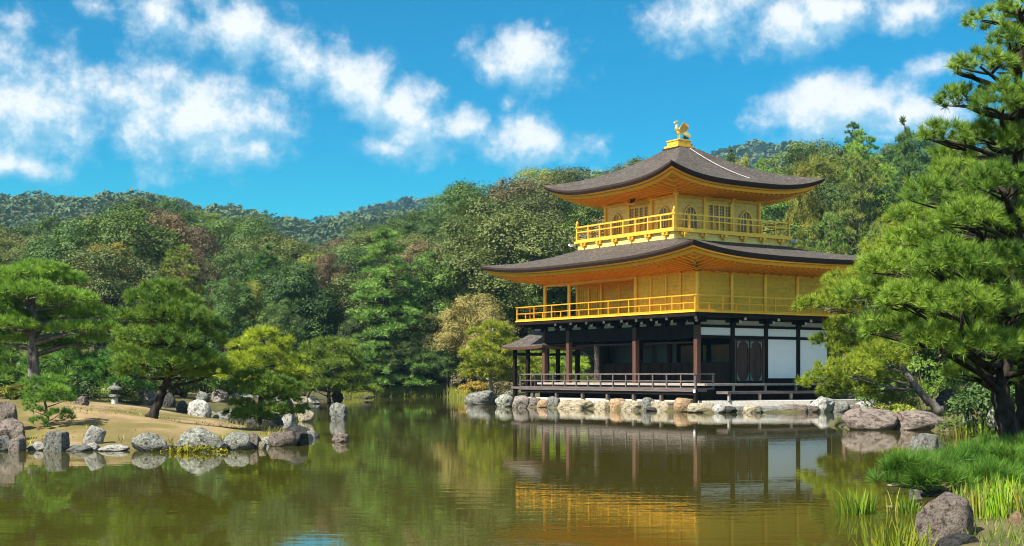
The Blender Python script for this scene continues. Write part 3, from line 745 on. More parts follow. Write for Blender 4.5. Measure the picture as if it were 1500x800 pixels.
# beams round the top
bm1 = MB()
for z, h in ((3.90, .12), (3.41, .13)):
    for (a, b_, c_, d_) in ((-HX + .13, HX - .13, -HY - .06, -HY + .06), (-HX + .1, HX - .1, HY - .06, HY + .06)): bm1.box(a, b_, c_, d_, z - h / 2, z + h / 2)
    for s1 in (-1, 1): bm1.box(s1 * HX - .055, s1 * HX + .055, -HY + .13, HY - .1, z - h / 2, z + h / 2)
bm1.box(-HX - .05, HX + .05, -HY - .05, -HY + .05, 4.18, 4.285); bm1.box(HX - .052, HX + .052, -HY + .06, HY, 4.18, 4.285); bm1.box(-HX - .052, -HX + .052, -HY + .06, HY, 4.18, 4.285); bm1.box(-HX + .06, HX - .06, HY - .05, HY + .05, 4.18, 4.285)
bm1.build('tie_beam', darkwood, pav)
# dark board between the two south beams, with grey plaster above
wall(-HX + .13, HX - .13, -HY - .02, -HY + .02, 3.475, 3.84, darkwood, 'frieze_board')
for x0, x1 in zip([-HX, -4.9, -3.81, -2.5, -1.2, .2, 1.57, 2.67, 3.76, 4.85], [-4.9, -3.81, -2.5, -1.2, .2, 1.57, 2.67, 3.76, 4.85, HX]):
    wall(x0 + .33, x1 - .16, -HY - .03, -HY - .0, 3.965, 4.17, greyplaster, 'plaster_panel')
for y0, y1 in zip(YS[:-1], YS[1:]):
    wall(HX - .02, HX + .02, y0 + .11, y1 - .11, 3.965, 4.175, greyplaster, 'plaster_panel'); wall(HX - .02, HX + .02, y0 + .11, y1 - .11, 3.48, 3.835, plaster, 'plaster_panel')
for y0, y1 in ((0, 2.14), (2.14, HY)):
    wall(HX - .02, HX + .02, y0 + .11, y1 - .11, 1.50, 3.34, plaster, 'white_shutter')
    wall(HX - .05, HX + .05, y0 + .11, y1 - .11, 1.27, 1.50, darkwood, 'door_sill')
# panelled doors with arched heads
for s1 in (-1, 1):
    yc = -1.07 + s1 * .42
    d = MB(); d.box(HX - .03, HX + .02, yc - .40, yc + .40, 1.36, 3.32); do = d.build('panel_door', doorwood, pav)
    e = MB()
    for a in (-.36, .36): e.box(HX + .02, HX + .05, yc + a - .04, yc + a + .04, 1.36, 3.32)
    for z in (1.40, 2.15, 2.30, 3.26): e.box(HX + .02, HX + .048, yc - .32, yc + .32, z - .04, z + .04)
    e.build('door_frame', doorwood, do)
    h = MB()
    for a in (-1, 1): h.poly_prism([(yc + a * .37, 3.22), (yc + a * .37, 2.88), (yc + a * .31, 2.96), (yc + a * .29, 3.10), (yc + a * .18, 3.17), (yc + a * .10, 3.22)], HX + .051, HX + .066, 'x')
    h.build('door_mount', verdigris, do)
    h = MB()
    for a in (-1, 1): h.poly_prism([(yc + a * .38, 1.40), (yc + a * .38, 1.78), (yc + a * .32, 1.60), (yc + a * .22, 1.45), (yc + a * .12, 1.40)], HX + .051, HX + .066, 'x')
    h.build('door_mount', verdigris, do)
for y in (-2.14 + .15, -.15): wall(HX - .05, HX + .06, y - .07, y + .07, 1.27, 3.34, redwood, 'door_jamb')
wall(HX - .04, HX + .05, -2.14 + .22, -.22, 1.27, 1.36, darkwood, 'door_sill')
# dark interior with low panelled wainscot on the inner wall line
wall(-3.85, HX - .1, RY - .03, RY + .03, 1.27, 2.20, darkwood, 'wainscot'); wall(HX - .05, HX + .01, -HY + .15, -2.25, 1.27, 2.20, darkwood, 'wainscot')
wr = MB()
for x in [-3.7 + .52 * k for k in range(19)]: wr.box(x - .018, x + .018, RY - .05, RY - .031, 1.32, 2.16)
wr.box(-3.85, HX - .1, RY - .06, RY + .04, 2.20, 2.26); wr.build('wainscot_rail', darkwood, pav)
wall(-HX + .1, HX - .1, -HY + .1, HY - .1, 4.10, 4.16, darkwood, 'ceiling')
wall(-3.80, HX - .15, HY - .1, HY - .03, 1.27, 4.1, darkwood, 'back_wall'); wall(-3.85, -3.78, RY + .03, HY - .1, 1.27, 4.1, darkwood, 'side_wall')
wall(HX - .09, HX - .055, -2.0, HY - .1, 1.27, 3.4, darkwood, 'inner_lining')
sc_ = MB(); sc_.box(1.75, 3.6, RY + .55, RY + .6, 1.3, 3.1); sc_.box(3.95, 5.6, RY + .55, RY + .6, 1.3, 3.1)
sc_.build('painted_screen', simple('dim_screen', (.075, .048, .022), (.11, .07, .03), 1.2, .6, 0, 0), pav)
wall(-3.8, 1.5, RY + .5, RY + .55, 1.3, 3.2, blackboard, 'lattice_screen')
hp = MB(); hp.box(-HX + .2, -3.95, -HY + .18, -HY + .24, 3.20, 3.27); hp.box(-3.65, 1.4, -HY + .3, -HY + .36, 3.12, 3.20); hp.box(1.75, HX - .2, -HY + .3, -HY + .36, 3.12, 3.20); hp.build('hanging_shutter', doorwood, pav)
put_brackets(bracket_mesh('bracket', darkwood, .86, .36, whitepaint), HX, HY, 3.93, [-3.81, 1.57], [-2.14, 0, 2.14])
put_brackets(bracket_mesh('bracket', darkwood, .86, .36, whitepaint), HX, HY, 3.93, [-2.5, -1.2, .2, 2.67, 3.76, 4.85], [])
# water side deck, its railing and posts
wall(-HX - .98, HX + .98, -HY - .98, -HY - .31, .90, 1.0, greywood, 'deck')
wall(-HX - .98, -HX - .31, -HY - .31, HY, .902, 1.002, greywood, 'deck')
wall(-HX - .92, HX + .92, -HY - .90, -HY - .80, .76, .898, darkwood, 'deck_beam')
dr = railing([(-HX - .92, -HY), (-HX - .92, -HY - .92), (HX + .92, -HY - .92), (HX + .92, -HY + .12)], 1.0, 1.70, 1.38, greywood, .99, .075, 1, False)
dk = MB().box(-.07, .07, -.07, .07, .45, .90).build('deck_post', greywood, pav, loc=(-5.9, -HY - .8, 0))
for x in (-3.8, -1.6, .4, 2.4, 4.4): instance(dk, (x, -HY - .8, 0))
MB().box(-.07, .07, -.07, .07, .35, 1.0).build('deck_post', darkwood, pav, loc=(HX + .92, -HY - .92, 0))
MB().box(-.06, .06, -.03, .03, .86, 1.0).build('post_cap', whitepaint, pav, loc=(HX + .93, -HY - .98, 0))
# low step deck along the east side
wall(HX + 1.0, HX + 1.75, -HY + .25, HY, .80, .92, greywood, 'step_deck')
sp_ = MB().box(-.05, .05, -.05, .05, .50, .80).build('step_post', palewood, pav, loc=(HX + 1.66, -HY + .4, 0))
for y in (-2.0, .0, 2.0, 3.9): instance(sp_, (HX + 1.66, y, 0))
fp = MB().box(-.05, .05, -.05, .05, .92, 1.165).build('floor_post', palewood, pav, loc=(HX + .9, -2.9, 0))
for y in (-.9, 1.1, 3.1): instance(fp, (HX + .9, y, 0))
wall(-HX - .2, HX + .5, -HY - .2, HY + .2, .50, .975, darkwood, 'crawl_space')

# ---- small fishing pavilion built onto the west side
AX0, AX1, AY0, AY1 = -9.35, -6.05, -4.35, -1.75
m = MB(); rows = 8; prev = None
for r in range(rows + 1):
    t = r / rows; cx, cyy = (AX0 + AX1) / 2 + .15, (AY0 + AY1) / 2
    hx, hy = 1.95 + (.95 - 1.95) * t, 1.65 + (.05 - 1.65) * t; z = 3.16 + .95 * (.6 * t + .4 * t * t)
    cur = [(x + cx, y + cyy, zz) for x, y, zz in ring_pts(hx, hy, z, .10 * (1 - t) ** 2, 12)]
    if prev: m.strip(prev, cur, True)
    prev = cur
ar = m.build('annex_roof', shingle, pav, smooth=True)
e = MB(); lo = [(x + cx, y + cyy, z) for x, y, z in ring_pts(1.90, 1.60, 3.02, .10, 12)]; hi = [(x + cx, y + cyy, z) for x, y, z in ring_pts(1.95, 1.65, 3.16, .10, 12)]
ii = [(x + cx, y + cyy, z) for x, y, z in ring_pts(1.1, .9, 3.2, 0, 12)]
e.strip(lo, hi, True); e.strip(ii, lo, True); e.build('eave_edge', simple('annex_eave', (.09, .04, .028), (.13, .06, .04), 6, .7), ar)
e = MB(); e.box(cx - 1.0, cx + 1.0, cyy - .07, cyy + .07, 4.09, 4.22); e.build('ridge', greyplaster, ar)
ap = col(AX0 + .25, AY0 + .3, .2, 3.1, .18, darkwood, 'annex_post')
for (x, y) in ((AX0 + .25, AY1 - .3), (AX0 + 1.5, AY0 + .3), (AX0 + 1.5, AY1 - .3), (-6.35, AY0 + .5)): instance(ap, (x, y, 0))
e = MB(); e.box(AX0 + .35, AX1, AY0 + .25, AY0 + .35, 2.72, 2.86); e.box(AX0 + .35, AX1, AY1 - .35, AY1 - .25, 2.72, 2.86); e.box(AX0 + .2, AX0 + .3, AY0 + .4, AY1 - .4, 2.72, 2.86); e.build('annex_beam', darkwood, pav)
wall(AX0 + .1, AX1, AY0 + .15, AY1 - .15, .92, 1.04, greywood, 'annex_floor')
# ------------------------------------------------------------------ terrace and stone embankment
def prism_poly(name, pts, z0, z1, mat):
    m = MB(); n = len(pts)
    m.add([(x, y, z0) for x, y in pts] + [(x, y, z1) for x, y in pts], [tuple(range(n))[::-1], tuple(range(n, 2 * n))] + [(i, (i + 1) % n, n + (i + 1) % n, n + i) for i in range(n)])
    return m.build(name, mat)
SW, SE, NE, NW = loc2w(-7.0, -4.95), loc2w(6.75, -4.95), loc2w(9.5, 6), loc2w(-7.1, 6)
terr = [tuple(SW), tuple(SE), (8.6, 60.2), (11.0, 60.4), (13.4, 60.7), (15.0, 62.5), tuple(loc2w(9.3, 5.8)), tuple(loc2w(-7.1, 5.8))]
structure(prism_poly('terrace', terr, -.6, .50, gravel))

RS = np.random.default_rng(11)
ISL = 'rocks around the edge of the sandy islet'
def rock_mesh(seed, n_cuts=9, rough=.10, boxy=0.0, sub=4):
    """unit boulder: an icosphere pushed about by noise and cut flat by random planes"""
    import bmesh
    bm = bmesh.new(); bmesh.ops.create_icosphere(bm, subdivisions=sub, radius=1)
    r = np.random.default_rng(seed); planes = []
    for k in range(n_cuts):
        d = Vector(r.normal(size=3)); d.z = abs(d.z) * .7 if k % 3 else d.z; d.normalize(); planes.append((d, r.uniform(.60, .88) + .28 * boxy))
    off = Vector(r.uniform(-50, 50, 3))
    for v in bm.verts:
        p = v.co.copy()
        if boxy:
            mx = max(abs(p.x), abs(p.y), abs(p.z)); p = p.lerp(p / mx * .80, boxy)
        for d, h in planes:
            e = p.dot(d) - h
            if e > 0: p -= d * e * .93
        q = p * 1.3 + off
        p += p.normalized() * (mnoise.fractal(q, .9, 2.1, 5) * rough + .35 * rough * mnoise.fractal(q * 5, .9, 2, 3))
        v.co = p
    me = bpy.data.meshes.new('rock'); bm.to_mesh(me); bm.free()
    co = np.array([v.co for v in me.vertices]); lo, hi = co.min(0), co.max(0)
    co = (co - (lo + hi) / 2) / ((hi - lo) / 2)
    me.vertices.foreach_set('co', co.astype(np.float32).ravel())
    me.polygons.foreach_set('use_smooth', np.ones(len(me.polygons), bool)); me.update()
    return me
def rock(u, vt, vb, wpx, mat, label, seed, zb=0.0, Y=None, depth=.85, cuts=9, rough=.10, boxy=0, rz=None, lean=0, group=None, sink=.30, name='rock', cat='rock'):
    """a rock whose visible part spans vt..vb in height and wpx across where it stands on the level zb"""
    if group == ISL: vb = min(vb, 661)
    if Y is None and zb > 0:          # stands on sloping ground: find where the line of sight meets it
        ys = np.arange(24, 80, .2); gzs = ground_z((u - 750) * ys / F, ys); hit = np.where(CAMH + (VH - vb) * ys / F <= np.maximum(gzs, 0))[0]
        if len(hit): Y = float(ys[hit[0]]); zb = max(float(gzs[hit[0]]), 0)
    if Y is None: Y = (CAMH - zb) * F / (vb - VH)
    x = (u - 750) * Y / F; wd = wpx * Y / F; h = (vb - vt) * Y / F
    me = rock_mesh(seed, cuts, rough, boxy); me.name = name; me.materials.append(mat)
    o = bpy.data.objects.new(name, me); COL.objects.link(o)
    th = h * (1 + sink); o.scale = (wd / 2, wd * depth / 2, th / 2)
    o.location = (x, Y + wd * depth * .35, zb + h - th / 2)
    r = np.random.default_rng(seed + 500)
    o.rotation_euler = (0, math.radians(lean), r.uniform(-.4, .4) if rz is None else rz)
    return tag(o, label, cat, group)
rock(4, 588, 632, 34, R_BROWN, 'tall brown block at the back of the pile on the left end of the islet', 1, .42, boxy=.3, group=ISL)
rock(10, 613, 648, 54, R_BROWN, 'wide brown slab rock leaning in the pile left of the small bushy pine', 2, .15, group=ISL, boxy=.2)
rock(-2, 637, 668, 30, R_GREY, 'low grey rock cut by the left edge of the photo at the waterline', 3, group=ISL)
rock(23, 640, 664, 25, R_PINK, 'small upright pinkish rock at the waterline beside the brown pile', 4, boxy=.5, cuts=5, group=ISL)
rock(51, 647, 660, 28, R_WHITE, 'small low whitish rock between the pinkish stone and the square grey block', 5, group=ISL)
rock(80, 631, 661, 32, R_GREY, 'squarish light grey block with a flat top at the islet edge', 6, boxy=.75, cuts=4, rough=.06, group=ISL)
rock(112, 652, 666, 42, R_GREY, 'low flat mottled rock right of the squarish grey block', 7, group=ISL)
rock(136, 625, 650, 28, R_WHITE, 'pale tilted square rock lying up on the sand of the islet', 8, .16, boxy=.6, cuts=4, lean=24, group=ISL)
rock(161, 652, 669, 50, R_WHITE, 'long pale flat rock in the water left of the big greenish boulder', 9, group=ISL)
rock(214, 634, 665, 54, R_GREEN, 'rounded greenish grey boulder below the leaning pine', 10, cuts=6, group=ISL)
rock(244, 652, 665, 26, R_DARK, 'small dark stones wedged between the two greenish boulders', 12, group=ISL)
rock(292, 625, 664, 76, R_GREEN, 'largest greenish boulder of the islet with yellow moss at its foot', 13, cuts=7, depth=.7, group=ISL)
rock(344, 633, 659, 42, R_GREEN, 'streaked grey rock just right of the mossy boulder', 14, boxy=.2, group=ISL)
rock(369, 633, 657, 26, R_BROWN, 'small dark brown rock wedged among the stones at the islet point', 15, group=ISL)
rock(384, 647, 658, 12, R_CREAM, 'tiny cream pebble rock at the waterline near the islet point', 16, group=ISL)
rock(411, 632, 654, 44, R_BROWN, 'wedge shaped brownish grey rock near the islet point', 17, boxy=.2, group=ISL)
rock(432, 622, 652, 40, R_DARK, 'dark rounded rock with a pale top at the very point of the islet', 18, cuts=5, group=ISL)
rock(290, 585, 611, 36, R_WHITE, 'whitish upright boulder on the sand behind the leaning pine', 19, .22, boxy=.4, cuts=5, group=ISL)
rock(267, 587, 606, 20, R_DARK, 'dark low rock touching the whitish boulder behind the leaning pine', 20, .28, group=ISL)
rock(247, 575, 598, 18, R_DARK, 'dark narrow upright rock right behind the leaning trunk', 21, .45, boxy=.3, group=ISL)
rock(215, 567, 592, 32, R_PINK, 'reddish rock behind and left of the leaning trunk', 22, .55, group=ISL)
rock(328, 599, 615, 44, R_GREY, 'flat grey rock by the inlet behind the whitish boulder', 23, .05, group=ISL)
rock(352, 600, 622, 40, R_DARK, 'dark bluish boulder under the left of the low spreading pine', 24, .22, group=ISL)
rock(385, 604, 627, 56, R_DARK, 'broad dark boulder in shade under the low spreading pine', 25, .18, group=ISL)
rock(422, 600, 625, 22, R_WHITE, 'pale stone at the right foot of the low spreading pine', 26, 0, group=ISL)
rock(118, 580, 593, 20, R_BROWN, 'small brown rock on the crest of the sand left of the lantern', 27, .72, group=ISL)
rock(447, 601, 618, 26, R_CREAM, 'pale craggy rock in the water right of the low spreading pine', 28, group='rocks standing in the pond')
rock(495, 589, 614, 28, R_GREY, 'jagged grey rock standing alone in open water', 29, cuts=14, rough=.16, boxy=.1, depth=.7, group='rocks standing in the pond')
rock(498, 632, 648, 26, R_BROWN, 'small rounded rock alone in open water nearest the viewer', 30, group='rocks standing in the pond', rough=.14)
# the moss cushion at the foot of the largest boulder
r0 = np.random.default_rng(3); mp_ = on_level(288, 662)
vs, fs = [], []
for k in range(420):
    c = np.array([r0.normal(0, .32), r0.normal(0, .05), abs(r0.normal(0, .055))]); c[2] = c[2] * (1 - abs(c[0])); a = r0.normal(size=(3, 3)) * .03
    b0 = len(vs); vs += list(c + a); fs.append((b0, b0 + 1, b0 + 2))
o = mesh_np('moss_cushion', vs, np.array(fs), mossy, loc=tuple(mp_ + np.array([0, -.12, .03]))); structure(o, 'stuff'); o['label'] = 'bright yellow moss cushion at the foot of the largest islet boulder'
FAR = 'pale stones along the shore behind the islet'
for i, (u, vt, vb, wp_, mt, lb) in enumerate([
    (295, 573, 588, 20, R_GREY, 'small round grey stone on the far bank above the inlet'), (320, 570, 589, 28, R_PINK, 'rounded brownish boulder on the far bank left of the long pale stones'),
    (349, 575, 594, 42, R_WHITE, 'long whitish rock on the far bank under the yellow green pine'), (372, 578, 592, 26, R_WHITE, 'whitish rock right of the long whitish rock on the far bank'),
    (404, 579, 594, 16, R_WHITE, 'small pale stone half hidden by the low spreading pine'), (420, 585, 597, 18, R_GREY, 'grey stone on the far bank just right of the low spreading pine'),
    (436, 581, 595, 30, R_CREAM, 'flat cream coloured rock under the wide green pine'), (458, 582, 592, 22, R_WHITE, 'thin pale rock under the wide green pine'),
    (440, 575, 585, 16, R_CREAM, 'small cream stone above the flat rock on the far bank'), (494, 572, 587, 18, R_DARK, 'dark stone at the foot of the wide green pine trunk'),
    (538, 579, 584, 16, R_DARK, 'low dark stone in the water off the reedy shore'), (340, 566, 577, 22, R_GREY, 'grey stone at the back of the far bank behind the inlet')]):
    zz = .12 if vb < 590 else .0
    rock(u, vt, vb, wp_, mt, lb, 60 + i, zz, group=FAR)
WST = 'boulders on the bank west of the pavilion'
for i, (u, vt, vb, wp_, mt, lb) in enumerate([
    (706, 572, 593, 50, R_GREY, 'craggy grey boulder at the left end of the pavilion bank'), (687, 582, 591, 14, R_BROWN, 'small brown rock at the left tip of the pavilion bank'),
    (738, 577, 596, 30, R_GREEN, 'rounded pale green boulder left of the fishing pavilion'), (748, 571, 584, 24, R_GREY, 'rounded stone behind the pale green boulder by the thin pine'),
    (763, 579, 598, 26, R_PINK, 'pinkish angular stone under the left end of the deck')]):
    rock(u, vt, vb, wp_, mt, lb, 90 + i, 0, group=WST, rough=.13)
EMB = 'stones facing the pavilion embankment'
def edge_Y(u):
    """distance of the pavilion embankment line seen at photo column u"""
    k = (u - 750) / F
    if u <= 1022:
        (ax, ay), (bx, by) = loc2w(-7.25, -5.45), loc2w(7.2, -5.45)
    else:
        (ax, ay), (bx, by) = (8.3, 59.2), (15.0, 60.2)
    t = (k * ay - ax) / ((bx - ax) - k * (by - ay)); return ay + t * (by - ay)
for i, (u, vt, vb, wp_, mt, bx, lb) in enumerate([
    (780, 582, 597, 24, R_PINK, .4, 'pale pinkish block near the left end of the embankment'), (797, 584, 597, 18, R_TAN, .4, 'small tan block beside the upright grey embankment stone'),
    (811, 580, 598, 17, R_GREY, .3, 'upright grey stone splitting the cream blocks, third along the embankment'), (846, 584, 599, 54, R_CREAM, .85, 'long cream block just right of the upright grey stone'),
    (884, 585, 600, 24, R_CREAM, .7, 'short cream block in the middle of the left embankment'), (906, 583, 601, 22, R_TAN, .4, 'tan rounded stone between the short and long cream blocks'),
    (931, 585, 601, 34, R_CREAM, .85, 'long cream block left of the tall dark grey stone'), (950, 582, 603, 17, R_GREY, .3, 'tall dark grey stone near the middle of the embankment'),
    (974, 586, 603, 32, R_CREAM, .85, 'cream block between the dark grey and the orange stone'), (1003, 583, 605, 26, R_TAN, .3, 'rounded orange brown boulder near the deck corner'),
    (1029, 589, 605, 34, R_CREAM, .6, 'low cream stone below the deck corner post'), (957, 602, 609, 18, R_DARK, 0, 'small dark wet rock in the water below the tall grey stone'),
    (1054, 598, 612, 16, R_WHITE, 0, 'white rock at the water right of the deck corner'), (1069, 602, 612, 20, R_DARK, 0, 'dark wet rock beside the white rock at the terrace edge'),
    (1102, 596, 609, 24, R_CREAM, .5, 'pale block like rock standing in front of the terrace kerb'), (1083, 593, 604, 48, R_GREY, .85, 'long dark grey kerb stone at the left of the terrace'),
    (1132, 592, 603, 44, R_GREY, .85, 'long mottled kerb stone in the middle of the terrace'), (1163, 592, 606, 34, R_BROWN, .7, 'brownish kerb stone right of the middle of the terrace'),
    (1185, 591, 603, 26, R_BROWN, .7, 'short brown kerb stone at the right end of the terrace'), (1207, 582, 605, 30, R_WHITE, .2, 'large white boulder at the right end of the terrace'),
    (1232, 587, 604, 28, R_GREY, .2, 'pale grey boulder under the bright pine right of the terrace'), (1251, 592, 605, 24, R_BROWN, 0, 'brownish stone at the end of the boulders by the terrace'),
    (1268, 586, 603, 28, R_WHITE, .1, 'whitish boulder in front of the long slab under the bright pine'), (1292, 581, 593, 60, R_WHITE, .7, 'long white slab rock behind the two big rocks')]):
    rock(u, vt + (2 if bx > .6 else 1 if bx >= .3 else 0), vb, wp_ * 1.22, mt, lb, 120 + i, 0, Y=edge_Y(u) - (.6 if vb > 606 else .1), depth=.6 if bx > .6 else .8, cuts=4 if bx > .6 else 8, rough=.045 if bx > .6 else .1, boxy=bx, rz=-TH if (bx > .6 and u < 1022) else .08 if bx > .6 else None, group=EMB)
RGT = 'rocks along the right bank'
rock(1279, 598, 631, 80, R_BROWN, 'big grey brown rock with a peaked top by the leaning pine', 160, Y=40.2, boxy=.1, group=RGT, cuts=8, rough=.08)
rock(1352, 602, 631, 94, R_BROWN, 'big long rounded brown rock in front of the leaning pine trunk', 161, Y=40.0, group=RGT, cuts=6, rough=.06)
rock(1358, 637, 686, 44, R_GREY, 'speckled grey upright rock behind the low pine bush', 162, .1, Y=22.4, boxy=.5, cuts=5, group=RGT, rough=.09)
rock(1391, 738, 812, 84, R_BROWN, 'large speckled brown boulder at the bottom right of the pond', 163, Y=12.9, boxy=.35, cuts=6, group=RGT, depth=.9, rough=.09)
rock(1412, 786, 815, 70, R_DARK, 'dark wet flat rock at the bottom edge in front of the brown boulder', 164, Y=12.1, cuts=5, group=RGT)
rock(1497, 738, 765, 34, R_GREY, 'grey rock among the reeds at the right edge of the photo', 165, .05, Y=14.6, group=RGT)
rock(1494, 768, 800, 26, R_TAN, 'tan rock at the lower right corner among the reeds', 166, .05, Y=13.4, group=RGT)
rock(1422, 607, 622, 26, R_WHITE, 'bright white stone beside the dark azalea shrub', 167, .32, Y=35.5, group=RGT)
rock(1455, 606, 630, 18, R_WHITE, 'small white stone in the azalea shrub near the big pine trunk', 168, .4, Y=34, group=RGT)
rock(1398, 570, 602, 56, R_DARK, 'dark twisted root like rock behind the leaning pine', 169, .5, Y=43.5, cuts=14, rough=.2, group=RGT)
rock(1372, 690, 706, 40, R_GREY, 'flat grey rock at the water under the low pine bush', 170, 0, Y=18.3, group=RGT)

# ------------------------------------------------------------------ stone lantern on the islet
lp_ = at(168, 588, 46.0); lz = gz(lp_[0], lp_[1]); sl = (588 - 557) * 46 / F / 1.0
lan = thing('stone_lantern', 'small weathered stone lantern with a wide cap on the sandy islet', 'stone lantern', (lp_[0], lp_[1], lz - .02), .3)
def lathe(prof, n=14):
    m = MB(); rings = [[(r * math.cos(2 * math.pi * k / n), r * math.sin(2 * math.pi * k / n), z) for k in range(n)] for r, z in prof]
    for a, b in zip(rings, rings[1:]): m.strip(a, b, True)
    m.add(rings[0], [tuple(range(n))]); m.add(rings[-1], [tuple(range(n))]); return m
k_ = sl
lathe([(.15 * k_, 0), (.15 * k_, .34 * k_), (.13 * k_, .36 * k_)]).build('shaft', R_WHITE, lan)
lathe([(.13 * k_, .36 * k_), (.27 * k_, .42 * k_), (.27 * k_, .50 * k_), (.20 * k_, .53 * k_)]).build('platform', R_GREY, lan)
lathe([(.16 * k_, .53 * k_), (.17 * k_, .72 * k_)], 6).build('light_chamber', R_DARK, lan)
lathe([(.16 * k_, .72 * k_), (.36 * k_, .76 * k_), (.34 * k_, .82 * k_), (.20 * k_, .92 * k_), (.08 * k_, .97 * k_), (.05 * k_, 1.04 * k_), (.01, 1.08 * k_)]).build('cap', R_GREY, lan, smooth=True)

# ------------------------------------------------------------------ plants: leaf cards and needle tufts
def unit(v): return v / (np.linalg.norm(v, axis=-1, keepdims=True) + 1e-9)
def cards(C, Nrm, size, r, aspect=.62):
    """one pointed leaf spray (a diamond folded along its midrib) per centre"""
    n = len(C); t = unit(np.cross(Nrm, r.normal(size=(n, 3)))); b = np.cross(Nrm, t); s = size[:, None]
    V = np.stack([C - t * s, C + b * s * aspect * .9 + Nrm * s * .15, C + t * s, C - b * s * aspect * .9 + Nrm * s * .15], 1)
    return V.reshape(-1, 3), np.arange(n * 4).reshape(n, 4)
def leaf_crown(r, lobes, n, leaf, gap=.35, up=.35, clump=.32):
    """lobes: (centre, radii). Leaves gather in clumps over the lobes' shells so that gaps and shade stay between them."""
    L = [(np.array(c, float), np.array(rd, float)) for c, rd in lobes]
    wgt = np.array([(rd[0] * rd[1] + rd[0] * rd[2] * 2) for c, rd in L]); wgt /= wgt.sum()
    per = 26; nc = max(8, n // per); which = r.choice(len(L), nc, p=wgt)
    d = unit(r.normal(size=(nc, 3))); d[:, 2] = np.where(d[:, 2] < -.45, -d[:, 2], d[:, 2])
    cen = np.array([L[k][0] for k in which]); rad = np.array([L[k][1] for k in which])
    cp = cen + d * rad * r.uniform(1 - gap, 1.04, (nc, 1))
    keep = np.ones(nc, bool)
    for k, (c, rd) in enumerate(L):
        q = np.sum(((cp - c) / rd) ** 2, 1); keep &= ~((q < .50) & (which != k))
    cp, d, rad = cp[keep], d[keep], rad[keep]; nc = len(cp)
    cs = clump * rad.mean(1)
    cc = np.repeat(cp, per, 0); dd = np.repeat(d, per, 0)
    off = r.normal(size=(nc * per, 3)) * np.repeat(cs, per)[:, None] * np.array([.55, .55, .36])
    P = cc + off
    nr = unit(dd * 1.0 + np.array([0, 0, up]) + r.normal(size=P.shape) * .40 + np.repeat(r.normal(size=(nc, 3)), per, 0) * .22)
    sz = leaf * r.uniform(.6, 1.25, len(P))
    V, Fc = cards(P, nr, sz, r)
    var = np.clip(np.repeat(r.normal(.45, .24, nc), per) + r.normal(0, .10, len(P)), 0, 1)
    return V, Fc, var
def needles(C, A, n, length, width, r, spread=.75):
    """n thin needles fanning about axis A at each tuft centre"""
    T = len(C); a = np.repeat(A, n, 0); d = unit(a + r.normal(size=(T * n, 3)) * spread); c = np.repeat(C, n, 0)
    ln = length * r.uniform(.65, 1.15, (T * n, 1)); p = unit(np.cross(d, r.normal(size=d.shape))) * width * .5
    s = c + d * ln * .06
    V = np.stack([s - p, s + p, c + d * ln], 1).reshape(-1, 3)
    return V, np.arange(T * n * 3).reshape(-1, 3)
def needle_crown(r, pads, dens, n, length, width, spread=.75, under=-.25, lump=.25):
    """pads: (centre, radii) flat cloud-like pads whose upper side bristles with needle tufts"""
    Cs, As, Ts = [], [], []
    for c, rd in pads:
        c, rd = np.array(c, float), np.array(rd, float); k = max(6, int(dens * (rd[0] * rd[1] + .8 * rd[2] * (rd[0] + rd[1]))))
        nb = max(3, int(k / 40)); bd = unit(r.normal(size=(nb, 3))); 
        d = unit(r.normal(size=(k * 2, 3))); d = d[d[:, 2] > under][:k]
        lumpy = 1 + lump * np.max(np.clip(d @ bd.T, 0, 1) ** 6, 1)[:, None] - lump * .5
        p = c + d * rd * lumpy * r.uniform(.62, 1.03, (len(d), 1))
        Ts.append(np.full(len(d), r.normal(0, .16))); Cs.append(p); As.append(unit(d * np.array([.8, .8, .5]) + np.array([0, 0, .75]) + r.normal(size=d.shape) * .25))
    C, A = np.concatenate(Cs), np.concatenate(As)
    V, Fc = needles(C, A, n, length, width, r, spread)
    var = np.clip(np.repeat(r.normal(.46, .22, len(C)) + np.concatenate(Ts), n) + r.normal(0, .16, len(C) * n), 0, 1)
    return V, Fc, var
def limb(m, p, q, r0, r1, r, sag=.12, n=6, sides=6):
    p, q = np.array(p, float), np.array(q, float); L = np.linalg.norm(q - p); pts = []
    j1 = r.normal(size=3) * L * .07
    for i in range(n + 1):
        t = i / n; x = p + (q - p) * t + j1 * math.sin(t * math.pi) + np.array([0, 0, L * sag * (t - t * t) * (1 if sag > 0 else -1)])
        pts.append(x)
    m.tube(pts, [r0 + (r1 - r0) * i / n for i in range(n + 1)], sides)
def trunk_point(path, z):
    P = np.array(path); i = int(np.clip(np.searchsorted(P[:, 2], z) - 1, 0, len(P) - 2)); t = np.clip((z - P[i, 2]) / (P[i + 1, 2] - P[i, 2] + 1e-6), 0, 1)
    return P[i] + (P[i + 1] - P[i]) * t
